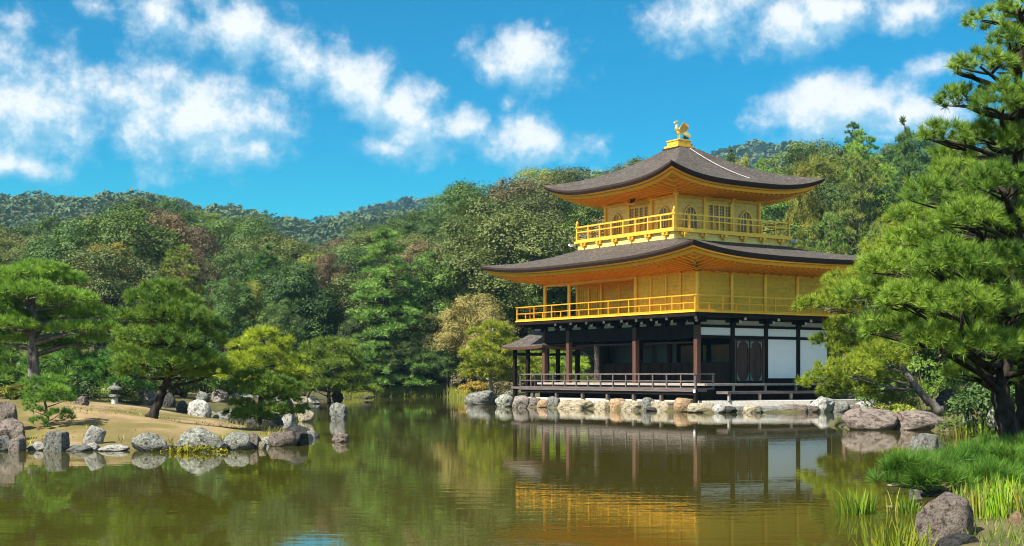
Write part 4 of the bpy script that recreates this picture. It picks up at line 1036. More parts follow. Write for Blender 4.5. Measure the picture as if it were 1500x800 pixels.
def pine(name, label, loc, path, pads, rad, mat, bk, seed, dens, n, length, width, cat='pine tree', group=None, drop=.35, spread=.75, twig=2, under=-.25):
    r = np.random.default_rng(seed); root = thing(name, label, cat, tuple(loc), 0, group)
    m = MB(); nP = len(path)
    P = np.array(path, float); fine = []
    for i in range(nP - 1):
        for t in np.linspace(0, 1, 5)[:-1]: fine.append(P[i] + (P[i + 1] - P[i]) * t + r.normal(size=3) * rad * .12 * (1 if i + t > 0 else 0))
    fine.append(P[-1]); K = len(fine)
    m.tube(fine, [rad * (1.5 if i == 0 else 1.15 if i == 1 else 1 - .8 * i / K) for i in range(K)], 10)
    for c, rd in pads:
        z0 = max(P[0, 2] + .12 * (P[-1, 2] - P[0, 2]), c[2] - drop * math.hypot(c[0], c[1]) - .1 * r.random()); z0 = min(z0, P[-1, 2] * .97)
        s = trunk_point(path, z0); e = np.array(c) - np.array([0, 0, rd[2] * .35])
        limb(m, s, e, rad * .36, rad * .10, r, .08, 6, 6)
        for k in range(twig):
            a = r.uniform(0, 6.28); limb(m, s + (e - s) * .72, e + np.array([math.cos(a) * rd[0] * .65, math.sin(a) * rd[1] * .65, rd[2] * .1]), rad * .13, rad * .04, r, .1, 4, 5)
    m.build('trunk', bk, root, smooth=True)
    V, Fc, var = needle_crown(r, pads, dens, n, length, width, spread, under)
    mesh_np('crown', V, Fc, mat, root, face_var=var)
    return root
def px_pads(base, lst, Y):
    """pads given where the photograph shows them, at their own distances, relative to the tree's foot"""
    out = []
    for (u, v, wu, hv, dy) in lst:
        Yp = Y + dy; p = at(u, v, Yp); out.append((p - base, (wu * Yp / F, wu * Yp / F * .8, max(hv * Yp / F, .05))))
    return out
def px_path(base, lst, Y): return [at(u, v, Y + dy) - base for u, v, dy in lst]

# ---- the big pine on the right, standing nearest
Y0 = 20.5; base = at(1486, 676, Y0); base[2] = gz(base[0], base[1])
PP = [(1462, 28, 52, 22, .4), (1492, 8, 34, 16, -.3), (1436, 92, 48, 17, -.6), (1482, 98, 36, 24, .9), (1405, 102, 20, 10, -.2), (1410, 146, 44, 22, .1), (1470, 150, 50, 32, -.9), (1384, 198, 44, 22, -.6),
      (1445, 200, 50, 26, .7), (1494, 210, 36, 30, -.4), (1408, 262, 44, 30, .3), (1462, 270, 50, 32, -1.1), (1362, 288, 44, 28, -.5), (1420, 322, 58, 32, -1.4), (1486, 330, 44, 36, .2), (1352, 352, 58, 30, .3),
      (1310, 392, 54, 26, -.6), (1396, 385, 60, 36, -1.6), (1465, 395, 58, 40, -.8), (1275, 432, 46, 22, -.2), (1335, 440, 58, 30, -1.3), (1408, 448, 56, 36, -1.9), (1475, 455, 52, 38, -1.5),
      (1310, 482, 58, 26, -.5), (1376, 500, 60, 32, -1.2), (1440, 508, 60, 32, -1.6), (1496, 515, 40, 30, -1.0), (1425, 545, 50, 22, .6), (1484, 552, 44, 24, .4), (1400, 230, 38, 20, 1.2), (1440, 360, 50, 34, 1.2), (1370, 420, 50, 30, 1.2), (1440, 430, 60, 40, 1.0), (1500, 120, 30, 40, .2), (1520, 300, 40, 50, .5), (1520, 420, 40, 60, .3),
      (1330, 318, 30, 16, .9), (1500, 60, 30, 24, .8), (1475, 190, 40, 40, .6), (1490, 250, 40, 44, 1.0), (1450, 300, 50, 36, .9), (1490, 380, 40, 50, 1.0), (1430, 400, 60, 40, .7), (1478, 60, 34, 26, -.6), (1500, 150, 30, 30, -.8), (1395, 330, 50, 30, .9), (1360, 380, 50, 30, .8), (1350, 470, 50, 28, .6), (1480, 500, 50, 40, .6), (1420, 480, 56, 36, .8)]
path = px_path(base, [(1486, 676, 0), (1474, 610, 0), (1462, 560, .1), (1478, 500, .3), (1492, 400, .2), (1482, 300, .1), (1496, 190, .2), (1492, 100, .1), (1505, 20, 0)], Y0)
pine('pine_tree', 'big dark trunked pine leaning in from the right edge, nearest of all trees', base, path, px_pads(base, PP, Y0), .17, P_GREEN, bark_dark_shaded, 21, 170, 56, .16, .0085, drop=.30, spread=.62, twig=5, under=-.4)
b2 = at(1504, 668, 21.0); b2[2] = gz(b2[0], b2[1])
PP2 = [(1530, 480, 50, 40, .4), (1560, 420, 60, 40, 0), (1500, 470, 30, 24, 1.0), (1550, 330, 60, 50, 0), (1540, 560, 50, 30, .5), (1570, 250, 50, 40, 0)]
pine('pine_tree', 'second dark pine trunk standing just right of the big leaning pine', b2, px_path(b2, [(1504, 668, 0), (1500, 600, 0), (1502, 540, 0), (1516, 440, .1), (1540, 300, 0), (1560, 240, 0)], 21.0),
     px_pads(b2, PP2, 21.0), .16, P_GREEN, bark_dark_shaded, 22, 190, 60, .16, .009, twig=4)

# ---- bright leaning pine on the point by the terrace
Y1 = 42.5; base = at(1378, 603, Y1); base[2] = gz(base[0], base[1])
PP = [(1205, 446, 46, 15, 0), (1252, 430, 46, 20, -.4), (1232, 412, 34, 14, .8), (1282, 440, 44, 22, .4), (1206, 558, 38, 18, -.5), (1246, 544, 52, 24, -.8), (1290, 526, 48, 26, -.4), (1318, 505, 40, 22, .3), (1262, 512, 52, 20, .4),
      (1222, 498, 36, 15, 1.0), (1250, 478, 46, 15, .9), (1300, 478, 46, 20, .8), (1240, 575, 46, 16, .2), (1296, 560, 34, 16, .5), (1300, 372, 42, 24, .6), (1334, 346, 44, 24, .3), (1278, 398, 36, 18, .8), (1330, 400, 46, 30, 0), (1350, 450, 50, 30, .2), (1345, 500, 40, 26, .5), (1330, 320, 36, 20, .8)]
pine('leaning_pine', 'bright yellow green pine leaning left from the point in front of the pavilion', base,
     px_path(base, [(1378, 603, 0), (1358, 585, -.1), (1338, 562, -.15), (1322, 538, -.1), (1330, 500, 0), (1322, 450, 0), (1330, 400, 0), (1325, 350, 0), (1330, 325, .2)], Y1), px_pads(base, PP, Y1), .14, P_BRIGHT, bark_mid, 23, 95, 46, .22, .016, drop=.18, spread=.65, twig=4, under=-.45)

# ---- islet pines
Y2 = 35.5; base = at(224, 613, Y2); base[2] = gz(base[0], base[1]) - .04
PP = [(235, 425, 36, 16, 0), (212, 440, 34, 16, -.3), (262, 446, 38, 16, .2), (190, 466, 32, 16, .2), (240, 462, 46, 20, -.6), (285, 470, 38, 18, -.2), (205, 495, 38, 18, -.5), (252, 498, 48, 20, -.8), (298, 500, 36, 18, .2), (182, 512, 24, 16, .2),
      (208, 530, 40, 17, -.5), (252, 532, 46, 18, -.7), (296, 532, 42, 16, -.2), (190, 545, 30, 13, .2), (268, 550, 44, 12, 0), (230, 480, 40, 20, .8), (270, 520, 50, 20, .8), (220, 515, 44, 20, .8), (318, 480, 22, 10, .3), (312, 545, 30, 10, .3), (250, 440, 36, 18, .8)]
pine('islet_pine', 'full green pine with a dark trunk leaning right on the sandy islet', base,
     px_path(base, [(222, 613, 0), (230, 596, 0), (238, 575, 0), (246, 552, .05), (250, 520, .1), (240, 480, .1), (238, 440, .05), (236, 425, 0)], Y2), px_pads(base, PP, Y2), .135, P_DEEP, bark_dark_shaded, 24, 125, 48, .18, .0135, drop=.25, spread=.65, twig=3, under=-.3)
Y3 = 32.5; base = at(66, 628, Y3); base[2] = gz(base[0], base[1]) - .03
PP = [(62, 562, 26, 10, 0), (80, 572, 22, 9, -.2), (48, 575, 18, 9, .2), (64, 586, 22, 8, -.2), (94, 586, 16, 6, .1), (50, 600, 14, 6, -.1), (86, 606, 22, 6, 0), (58, 618, 16, 6, -.2), (100, 612, 12, 4, .1), (74, 556, 18, 8, .3), (40, 590, 10, 6, 0), (90, 560, 14, 6, .2)]
pine('young_pine', 'small bushy young pine on the left of the sandy islet', base, px_path(base, [(66, 630, 0), (70, 610, 0), (66, 590, 0), (68, 570, 0), (66, 556, 0)], Y3), px_pads(base, PP, Y3), .045, P_DEEP, bark, 25, 220, 44, .13, .011, twig=2, under=-.5)
Y4 = 36.5; base = at(378, 618, Y4); base[2] = gz(base[0], base[1])
PP = [(372, 552, 34, 10, 0), (400, 560, 34, 10, -.3), (350, 566, 26, 9, .1), (425, 568, 26, 9, .2), (385, 574, 40, 10, -.3), (414, 584, 30, 8, .1), (352, 592, 24, 8, -.2), (385, 600, 40, 9, -.3), (420, 603, 26, 7, 0), (372, 610, 36, 8, -.2), (440, 600, 14, 5, .2), (340, 605, 14, 5, .1)]
pine('low_pine', 'low wide spreading dark pine at the right point of the islet', base, px_path(base, [(378, 620, 0), (384, 605, 0), (380, 585, 0), (388, 568, 0), (386, 553, 0)], Y4), px_pads(base, PP, Y4), .07, P_DEEP, bark, 26, 150, 44, .16, .0135, twig=2, under=-.5)
Y5 = 48.0; base = at(52, 575, Y5); base[2] = gz(base[0], base[1])
PP = [(35, 405, 60, 14, 0), (85, 412, 50, 14, .8), (-10, 420, 50, 16, -.5), (40, 432, 60, 16, -1), (100, 440, 48, 16, -.3), (0, 452, 44, 16, .6), (130, 462, 34, 14, .3), (70, 456, 50, 14, 1.2), (15, 478, 46, 14, -.8), (110, 484, 46, 14, -.2), (60, 482, 50, 14, 1.2), (-25, 490, 44, 18, .2), (135, 500, 26, 10, .6), (20, 500, 44, 12, .6), (90, 508, 40, 10, 1.2), (60, 395, 44, 10, .5), (30, 470, 50, 11, .8), (100, 462, 40, 10, .9), (-5, 435, 44, 12, .9), (150, 480, 24, 9, 0)]
pine('spreading_pine', 'tall broad pine with a forked grey trunk on the left shore', base, px_path(base, [(54, 577, 0), (52, 545, 0), (48, 515, 0), (46, 495, .1), (52, 470, .1), (46, 440, .1), (50, 405, 0)], Y5), px_pads(base, PP, Y5), .24, P_GREEN, bark_mid, 27, 75, 44, .26, .019, drop=.22, spread=.65, twig=3, under=-.12)

# ---- middle distance pines on the shore behind the islet and by the pavilion
def shore_pine(u, vt, vb, wpx, Y, label, mat, bk, seed, name='pine_tree', npad=16, lean=0, group='garden pines along the far shore', flat=.22, dens=60, tr=.14):
    r = np.random.default_rng(seed); base = at(u, vb, Y); base[2] = gz(base[0], base[1]); H = CAMH + (VH - vt) * Y / F - base[2]; R = wpx * Y / F / 2; pads = []
    for k in range(npad):
        t = (k + .5) / npad; z = H * (.26 + .70 * t); rr = R * (1.04 - .60 * t ** 2.0); a = k * 2.4 + r.uniform(-.5, .5); d = rr * r.uniform(.35, .85)
        pads.append(((math.cos(a) * d + lean * z, math.sin(a) * d, z), (rr * r.uniform(.38, .55), rr * r.uniform(.38, .55), H * flat * r.uniform(.20, .34))))
    pads.append(((lean * H, 0, H * .95), (R * .34, R * .34, H * flat * .3)))
    path = [(0, 0, -.1), (r.normal(0, .05) * H + lean * H * .2, 0, H * .25), (lean * H * .5 + r.normal(0, .04) * H, r.normal(0, .04) * H, H * .55), (lean * H, 0, H * .94)]
    return pine(name, label, base, path, pads, tr, mat, bk, seed, dens * .7, 34, .36, max(.03, Y * .00045), group=group, drop=.2, spread=.7, twig=2, under=-.4)
shore_pine(386, 484, 582, 136, 66, 'yellow green pine glowing behind the low islet pine', P_YELLOW, bark, 31, 'bright_pine')
shore_pine(482, 498, 584, 150, 80, 'wide layered green pine on the shore right of the yellow green one', P_GREEN, bark, 32, npad=20, dens=40)
shore_pine(722, 474, 586, 104, 88, 'bright green pine with a thin pale trunk left of the pavilion', P_BRIGHT, bark_grey, 33, npad=20, tr=.16, dens=44)
shore_pine(755, 500, 585, 80, 92, 'green pine half hidden behind the pavilion annex', P_BRIGHT, bark, 34, npad=16, dens=44)
shore_pine(815, 505, 580, 90, 98, 'dense green pine seen through the open ground storey', P_BRIGHT, bark, 35, npad=16, dens=40)
for i, (u, vt, wp_, Y, lb) in enumerate([(110, 495, 120, 66, 'dark green pine behind the lantern'), (175, 510, 90, 64, 'dark pine just left of the leaning islet pine trunk'), (12, 505, 110, 62, 'dark green pine at the left edge behind the islet'),
        (300, 520, 90, 74, 'dark low pine behind the inlet'), (255, 500, 100, 76, 'dark green pine hidden behind the leaning islet pine'), (60, 520, 90, 60, 'low dark pine beneath the broad pine on the left shore'), (340, 520, 60, 78, 'small dark pine left of the yellow green pine')]):
    shore_pine(u, vt, 584, wp_, Y, lb, P_DEEP, bark, 40 + i, npad=14, dens=52)
# small stones along the islet's edge, copies of three shapes
ES = []
for k, mt in enumerate((R_GREY, R_BROWN, R_WHITE)):
    me = rock_mesh(700 + k, 7, .12); me.name = 'edge_stone'; me.materials.append(mt); ES.append(me)
EN = len(ISLE); rE = np.random.default_rng(8)
for i in range(EN):
    a, b_ = ISLE[i], ISLE[(i + 1) % EN]; L = np.linalg.norm(b_ - a)
    if a[0] < -24 and b_[0] < -24: continue
    for q in np.arange(rE.uniform(0, .5), L, .62):
        if rE.random() < .25: continue
        p = a + (b_ - a) * q / L + rE.normal(0, .12, 2); k = rE.integers(0, 3); s_ = rE.uniform(.10, .26)
        o = bpy.data.objects.new('edge_stone', ES[k]); COL.objects.link(o); o.location = (p[0], p[1], .02); o.scale = (s_ * rE.uniform(.9, 1.5), s_, s_ * rE.uniform(.5, .9)); o.rotation_euler = (0, 0, rE.uniform(0, 6))
        tag(o, ['small grey edging stone at the islet waterline', 'small brownish edging stone at the islet waterline', 'small pale edging stone at the islet waterline'][k], 'stone', ['small grey edging stones of the islet', 'small brownish edging stones of the islet', 'small pale edging stones of the islet'][k])

# ------------------------------------------------------------------ forest behind the pond
def lobes_round(r, H, R, n=11, base=.30, top=.97, squash=.9):
    out = [((0, 0, H * (base + top) / 2), (R * .52, R * .52, H * (top - base) * .34))]
    for k in range(n):
        t = (k + .5) / n; z = H * (base + .10 + (top - base - .14) * t); rr = R * math.sqrt(max(.08, 1 - ((t - .38) / .66) ** 2)); a = k * 2.4 + r.uniform(-.4, .4)
        s = R * r.uniform(.25, .44)
        out.append(((math.cos(a) * (rr - s * .6), math.sin(a) * (rr - s * .6), z), (s, s, s * squash)))
    return out
def tree_proto(kind, name, seed, H, R, n, leaf):
    """one tree of its kind built at the origin: trunk with limbs, and a crown"""
    r = np.random.default_rng(seed); root = thing(name, '', 'tree'); m = MB()
    if kind == 'round':
        lobes = lobes_round(r, H, R, 17); V, Fc, var = leaf_crown(r, lobes, n, leaf)
        m.tube([(0, 0, -.6), (0, 0, 0), (.15, .1, H * .3), (-.1, 0, H * .6), (0, 0, H * .85)], [.34, .28, .22, .13, .04], 8)
        for c, rd in lobes[1:]: limb(m, (0, 0, max(H * .22, c[2] - R * .7)), c, .09, .03, r, .05, 4, 5)
    elif kind == 'tall':
        lobes = lobes_round(r, H, R, 21, .16, .98, 1.1); V, Fc, var = leaf_crown(r, lobes, n, leaf, .4)
        m.tube([(0, 0, -.6), (0, 0, 0), (.1, .1, H * .4), (0, 0, H * .9)], [.30, .25, .17, .03], 8)
        for c, rd in lobes[1:]: limb(m, (0, 0, max(H * .12, c[2] - R * .5)), c, .08, .02, r, .05, 4, 5)
    elif kind == 'conifer':
        pads = []
        for k in range(62):
            t = (k + .5) / 62; z = H * (.06 + .91 * t ** .95) + r.normal(0, .02) * H; rr = R * (1 - t) ** .58 * r.uniform(.75, 1.12) + .25; a = k * 2.4 + r.uniform(-.5, .5)
            for f_, w_ in ((.40, .36), (.76, .27)): pads.append(((math.cos(a) * rr * f_, math.sin(a) * rr * f_, z - rr * .26 * f_ * f_), (rr * w_, rr * w_, max(.14, H * .017))))
        V, Fc, var = needle_crown(r, pads, n * .5, 20, leaf * 2.0, leaf * .26, .7, -.35)
        m.tube([(0, 0, -.6), (0, 0, 0), (0, 0, H * .5), (0, 0, H * .98)], [.32, .27, .17, .02], 8)
        for c, rd in pads: limb(m, (0, 0, c[2] - .2), c, .06, .02, r, .03, 3, 4)
    else:   # forest pine: bare lower trunk, pads above
        pads = []
        for k in range(18):
            t = (k + .5) / 18; z = H * (.42 + .55 * t); rr = R * (1.05 - .65 * t); a = k * 2.4 + r.uniform(-.6, .6); d = rr * r.uniform(.3, .75)
            pads.append(((math.cos(a) * d, math.sin(a) * d, z), (rr * r.uniform(.34, .5), rr * r.uniform(.34, .5), H * .034)))
        V, Fc, var = needle_crown(r, pads, n * .5, 20, leaf * 2.0, leaf * .25, .7, -.35)
        m.tube([(0, 0, -.6), (0, 0, 0), (.25, .1, H * .3), (-.15, 0, H * .6), (0, 0, H * .93)], [.26, .22, .18, .12, .03], 8)
        for c, rd in pads: limb(m, (0, 0, max(H * .3, c[2] - .5 * math.hypot(c[0], c[1]))), c, .06, .02, r, .05, 4, 5)
    m.build('trunk', bark_red if kind == 'pine' else bark, root, smooth=True)
    mesh_np('crown', V, Fc, L_MID, root, face_var=var)
    root['H'] = H; root['R'] = R
    return root
PROTO = {'round': [tree_proto('round', 'broadleaf_tree', 200 + k, 10, 4.1, 38000, .088) for k in range(4)],
         'tall': [tree_proto('tall', 'tall_broadleaf_tree', 220 + k, 12, 3.4, 38000, .085) for k in range(3)],
         'conifer': [tree_proto('conifer', 'conifer_tree', 240 + k, 14, 3.4, 40, .22) for k in range(2)],
         'pine': [tree_proto('pine', 'forest_pine', 260 + k, 12, 3.6, 48, .21) for k in range(3)]}
USED = set()
KIND_LABEL = {'round': 'rounded broadleaf tree with {} foliage in the forest behind the pond', 'tall': 'upright broadleaf tree with {} foliage in the forest behind the pond',
              'conifer': 'pointed conifer with {} foliage in the forest behind the pond', 'pine': 'forest pine with {} needle pads on the wooded slope'}
def plant(kind, k, x, y, H, wide=1.0, mat=L_MID, tone='mid green', label=None, group=None, rz=None, dz=0):
    P = PROTO[kind][k % len(PROTO[kind])]; s = H / P['H']; rz = RF.uniform(0, 6.28) if rz is None else rz
    z = gz(x, y) + dz; lab = label or KIND_LABEL[kind].format(tone); grp = group or ('forest %ss with %s foliage' % ({'round': 'rounded broadleaf tree', 'tall': 'upright broadleaf tree', 'conifer': 'conifer', 'pine': 'pine'}[kind], tone))
    if P.name not in USED:
        USED.add(P.name); P.location = (x, y, z); P.rotation_euler = (0, 0, rz); P.scale = (s * wide, s * wide, s); P['label'] = lab; P['group'] = grp
        for ch in P.children:
            if ch.name.startswith('crown'): ch.material_slots[0].link = 'OBJECT'; ch.material_slots[0].material = mat
        return P
    return dup(P, (x, y, z), rz, (s * wide, s * wide, s), lab, grp, {'crown': mat})
RF = np.random.default_rng(77)
# trees one can tell apart along the far shore: column, top, width in the photograph and distance
def shore_tree(kind, k, u, vt, wpx, Y, mat, label, dz=0):
    x = (u - 750) * Y / F; H = CAMH + (VH - vt) * Y / F - gz(x, Y) - dz; P = PROTO[kind][k % len(PROTO[kind])]
    wide = (wpx * Y / F / 2 / P['R']) / (H / P['H'])
    return plant(kind, k, x, Y, H, wide, mat, '', label, 'distinct trees along the far shore', dz=dz)
shore_tree('conifer', 0, 566, 332, 158, 107.8, P_LAYER, 'tall layered conifer standing out in the middle of the far shore')
shore_tree('tall', 1, 482, 372, 74, 116, L_BROWN, 'brown leaved tree left of the tall layered conifer')
shore_tree('round', 1, 622, 452, 92, 109, L_OLIVE, 'round olive bush tree right of the tall layered conifer')
shore_tree('round', 2, 694, 436, 110, 105, L_PALE, 'pale straw coloured tree left of the pavilion')
shore_tree('round', 3, 668, 388, 78, 119, L_YELL, 'yellow leaved tree above the round olive bush tree')
shore_tree('tall', 2, 330, 412, 52, 114, L_RED, 'dull reddish thin leaved tree behind the leaning islet pine')
shore_tree('round', 0, 366, 420, 78, 112, L_YGREEN, 'yellow green tree right of the reddish tree')
shore_tree('round', 1, 430, 398, 80, 110, L_DARK, 'dark green tree between the yellow green and the brown tree')
shore_tree('tall', 0, 410, 440, 70, 103, L_DARK, 'dark leafy tree behind the yellow green pine')
shore_tree('round', 3, 600, 500, 80, 107, L_DARK, 'low dark tree at the water under the layered conifer')
shore_tree('round', 0, 655, 505, 70, 106, L_DARK, 'low dark tree at the water under the straw coloured tree')
shore_tree('round', 2, 530, 470, 80, 109, L_DARK, 'dark tree left of the layered conifer trunk')
shore_tree('round', 2, 765, 400, 90, 112, L_MID, 'fresh green tree just left of the golden balcony')
shore_tree('round', 0, 820, 420, 90, 114, L_DARK, 'dark green tree seen between the left balcony columns')
shore_tree('tall', 2, 740, 330, 90, 126, L_DARK, 'dark evergreen standing above the left tip of the lower roof')
shore_tree('pine', 1, 1262, 222, 120, 122, P_OLIVE, 'tall pine showing its bare trunk on the slope right of the top roof')
shore_tree('pine', 2, 1215, 310, 120, 100, P_OLIVE, 'broad olive pine right of the top storey balcony')
shore_tree('pine', 0, 1290, 330, 120, 96, P_OLIVE, 'layered olive pine above the bright leaning pine')
shore_tree('pine', 1, 1160, 330, 100, 104, P_GREEN, 'green pine just behind the right end of the top balcony')
shore_tree('conifer', 1, 1325, 172, 80, 128, L_DARK, 'dark pointed conifer highest on the right slope')
shore_tree('tall', 0, 1085, 232, 50, 128, L_YGREEN, 'yellowish tree peeping over the right slope of the top roof')
shore_tree('tall', 1, 1180, 236, 60, 126, L_YGREEN, 'yellow green tree right of the top roof tip')
# the mass of the wood, tree by tree
TONES = [(L_DARK, 'dark green'), (L_MID, 'mid green'), (L_OLIVE, 'olive'), (L_YGREEN, 'yellowish'), (L_BROWN, 'brownish'), (L_YELL, 'golden')]
pts = []
def far_enough(x, y, d): return all((x - a) ** 2 + (y - b) ** 2 > d * d for a, b in pts)
def row_v(u): return np.interp(u, NEAR_U, NEAR_V)
for Yr in (YN, YN - 13):           # the crest first, so that the skyline is closed
    u = -60.0
    while u < 1560:
        Y = Yr + RF.uniform(-4, 4); x = (u - 750) * Y / F
        right = u > 1000
        kind = RF.choice(['round', 'tall', 'conifer', 'pine'], p=[.25, .25, .25, .25] if right else [.5, .36, .07, .07])
        H = RF.uniform(9.0, 13.5) * (1.08 if right and kind in ('conifer', 'pine') else .95)
        p = [.45, .10, .28, .05, .09, .03] if not right else [.5, .22, .16, .08, .02, .02]
        mt, tn = TONES[RF.choice(6, p=p)]
        if kind == 'pine': mt, tn = (P_OLIVE, 'olive') if RF.random() < .5 else (P_GREEN, 'green')
        if kind == 'conifer': mt, tn = L_CONIF, 'deep green'
        plant(kind, RF.integers(0, 4), x, Y, H, RF.uniform(.9, 1.2), mt, tn); pts.append((x, Y))
        u += RF.uniform(.75, 1.1) * 5.6 * F / Y
tries = 0
while tries < 3200 and len(pts) < 300:
    tries += 1
    Y = RF.uniform(110, YN - 4); u = RF.uniform(-60, 1560); x = (u - 750) * Y / F
    if 960 < u < 1250 and Y < 92: continue
    if not far_enough(x, Y, 5.3): continue
    right = u > 1000
    kind = RF.choice(['round', 'tall', 'conifer', 'pine'], p=[.18, .2, .22, .4] if right else [.55, .36, .05, .04])
    mt, tn = TONES[RF.choice(6, p=[.45, .10, .28, .05, .10, .02] if not right else [.45, .3, .16, .07, .01, .01])]
    if kind == 'pine': mt, tn = (P_OLIVE, 'olive') if RF.random() < .6 else (P_GREEN, 'green')
    if kind == 'conifer': mt, tn = L_CONIF, 'deep green'
    H = RF.uniform(7.5, 13.5)
    vt = VH - (gz(x, Y) + H - CAMH) * F / Y
    if vt < row_v(u) - 4: H *= .85
    plant(kind, RF.integers(0, 4), x, Y, H, RF.uniform(.95, 1.25), mt, tn); pts.append((x, Y))
# nearer trees behind the right bank
for (kind, k, u, vt, wpx, Y, mat, lb) in [('pine', 0, 1385, 330, 130, 70, P_GREEN, 'green pine behind the big right hand pine'), ('pine', 2, 1470, 300, 150, 64, P_GREEN, 'dense pine behind the two dark trunks on the right'), ('round', 2, 1420, 420, 120, 66, L_DARK, 'dark shrubby tree behind the trunks on the right bank'),
        ('round', 1, 1330, 430, 120, 78, L_DARK, 'dark round tree behind the bright leaning pine'), ('pine', 1, 1240, 400, 130, 84, P_GREEN, 'green pine just right of the lower roof tip'), ('round', 0, 1500, 450, 140, 58, L_DARK, 'dark leafy tree at the right edge behind the big pine')]:
    shore_tree(kind, k, u, vt, wpx, Y, mat, lb)

# ---- low shrubs along the far shore and under the trees
def shrub_proto(seed, n, leaf):
    r = np.random.default_rng(seed); root = thing('shrub', '', 'shrub')
    lobes = [((r.normal(0, .45), r.normal(0, .45), .45 + .25 * r.random()), (.55, .55, .5)) for k in range(6)] + [((0, 0, .5), (.8, .8, .55))]
    V, Fc, var = leaf_crown(r, lobes, n, leaf, .3); mesh_np('foliage', V, Fc, L_MID, root, face_var=var)
    m = MB()
    for c, rd in lobes: limb(m, (0, 0, -.1), c, .04, .012, r, .02, 3, 5)
    m.build('stem', bark, root); return root
SH = [shrub_proto(300 + k, 5200, .048) for k in range(3)]; used_sh = set()
def shrub(k, x, y, s, h, mat, label, group):
    P = SH[k % 3]; z = gz(x, y)
    if P.name not in used_sh:
        used_sh.add(P.name); P.location = (x, y, z); P.scale = (s, s, h); P['label'] = label; P['group'] = group
        for ch in P.children:
            if ch.name.startswith('foliage'): ch.material_slots[0].link = 'OBJECT'; ch.material_slots[0].material = mat
    else: dup(P, (x, y, z), RF.uniform(0, 6), (s, s, h), label, group, {'foliage': mat})
SL = {0: (L_DARK, 'dark green shrub under the trees of the far shore'), 1: (L_MID, 'mid green shrub under the trees of the far shore'), 2: (L_YGREEN, 'yellow green shrub under the trees of the far shore'), 3: (L_BROWN, 'rusty brown shrub under the trees of the far shore')}
for i in range(64):
    u = RF.uniform(270, 800); Y = RF.uniform(104, 116) if u > 520 else RF.uniform(78, 112) * (1 if u > 420 else .9)
    x = (u - 750) * Y / F
    if float(sdist(np.array([[x, Y]]), POND)[0]) > -1.2: continue
    k = RF.choice(4, p=[.45, .3, .15, .1]); shrub(i, x, Y, RF.uniform(1.0, 1.9), RF.uniform(1.0, 2.2), SL[k][0], SL[k][1], 'shrubs under the far shore trees')
for i in range(40):
    u = RF.uniform(-40, 340); Y = RF.uniform(62, 76); x = (u - 750) * Y / F
    if float(sdist(np.array([[x, Y]]), POND)[0]) > -.8: continue
    k = RF.choice(2); shrub(i, x, Y, RF.uniform(.8, 1.4), RF.uniform(.9, 1.7), SL[k][0], ['dark green shrub on the shore behind the islet', 'mid green shrub on the shore behind the islet'][k], 'shrubs behind the islet')
for i, (u, v, Y, s, h, mt, lb) in enumerate([(1440, 605, 34.5, 1.0, 1.1, L_DARK, 'dark azalea shrub left of the big pine trunk'), (1462, 590, 36, 1.0, 1.2, L_DARK, 'dark shrub tucked behind the azalea shrub'), (1410, 604, 38.5, .9, .5, L_OLIVE, 'low mossy mound shrub beside the long brown rock'),
        (1318, 590, 43.5, .8, .9, P_GREEN, 'leafy green shrub under the leaning pine'), (1322, 606, 41.6, .45, .55, L_YGREEN, 'small bright shrub between the two big rocks'), (1385, 575, 47, 1.0, 1.0, P_GREEN, 'soft green shrub right of the leaning trunk'), (1430, 560, 50, 1.4, 1.8, L_DARK, 'dark shrub behind the twisted dark rock'),
        (1480, 575, 44, 1.4, 1.8, L_DARK, 'dark shrub between the two pine trunks'), (1360, 560, 52, 1.3, 1.6, P_GREEN, 'round green shrub behind the leaning trunk'), (1300, 575, 56, 1.2, 1.1, L_MID, 'mid green shrub behind the white slab rock'), (1290, 566, 62, 1.2, 1.2, L_DARK, 'dark shrub at the corner of the terrace'),
        (1330, 545, 70, 2.0, 2.6, L_MID, 'large green shrub behind the point'), (700, 568, 96, 1.2, 1.0, L_YELL, 'golden shrub behind the craggy boulder'), (725, 566, 97, 1.2, .9, L_BROWN, 'rusty shrub behind the thin pale pine trunk'),
        (20, 585, 50, 1.0, .5, L_YGREEN, 'low mossy mound at the left end of the islet')]):
    shrub(i, (u - 750) * Y / F, Y, s, h, mt, lb, 'garden shrubs on the banks')

# ---- low pine bush spreading over the right bank
Yb = 18.4; base = at(1415, 735, Yb); base[2] = .1; PB = []
rb = np.random.default_rng(91)
for (u, v, wu, hv, dy) in [(1325, 690, 40, 14, -.2), (1300, 706, 26, 8, -.3), (1360, 700, 40, 16, -.4), (1395, 690, 36, 16, .3), (1430, 680, 46, 20, .6), (1400, 715, 40, 14, -.5), (1450, 705, 50, 20, -.3), (1485, 690, 50, 26, .4), (1490, 665, 46, 18, 1.2), (1440, 665, 40, 14, 1.4), (1500, 715, 40, 18, -.4), (1345, 678, 30, 9, .3), (1470, 722, 40, 12, -.6), (1530, 690, 50, 30, .3), (1385, 678, 26, 12, 1.0), (1350, 715, 24, 8, -.5), (1535, 660, 50, 20, 1.2)]:
    PB.append((at(u, v, Yb + dy) - base, (wu * Yb / F, wu * Yb / F, hv * Yb / F * 1.15)))
bush = thing('pine_bush', 'wide low pine bush spreading over the right bank above the reeds', 'pine bush', tuple(base))
m = MB()
for c, rd in PB: limb(m, (c[0] * .35 + .15, c[1] * .3, -.05), c - np.array([0, 0, rd[2] * .5]), .035, .012, rb, .05, 6, 6)
m.build('branches', bark_grey, bush, smooth=True)
V, Fc, var = needle_crown(rb, PB, 135, 62, .235, .0085, .55, -.15, .5); mesh_np('foliage', V, Fc, P_BUSH, bush, face_var=var)

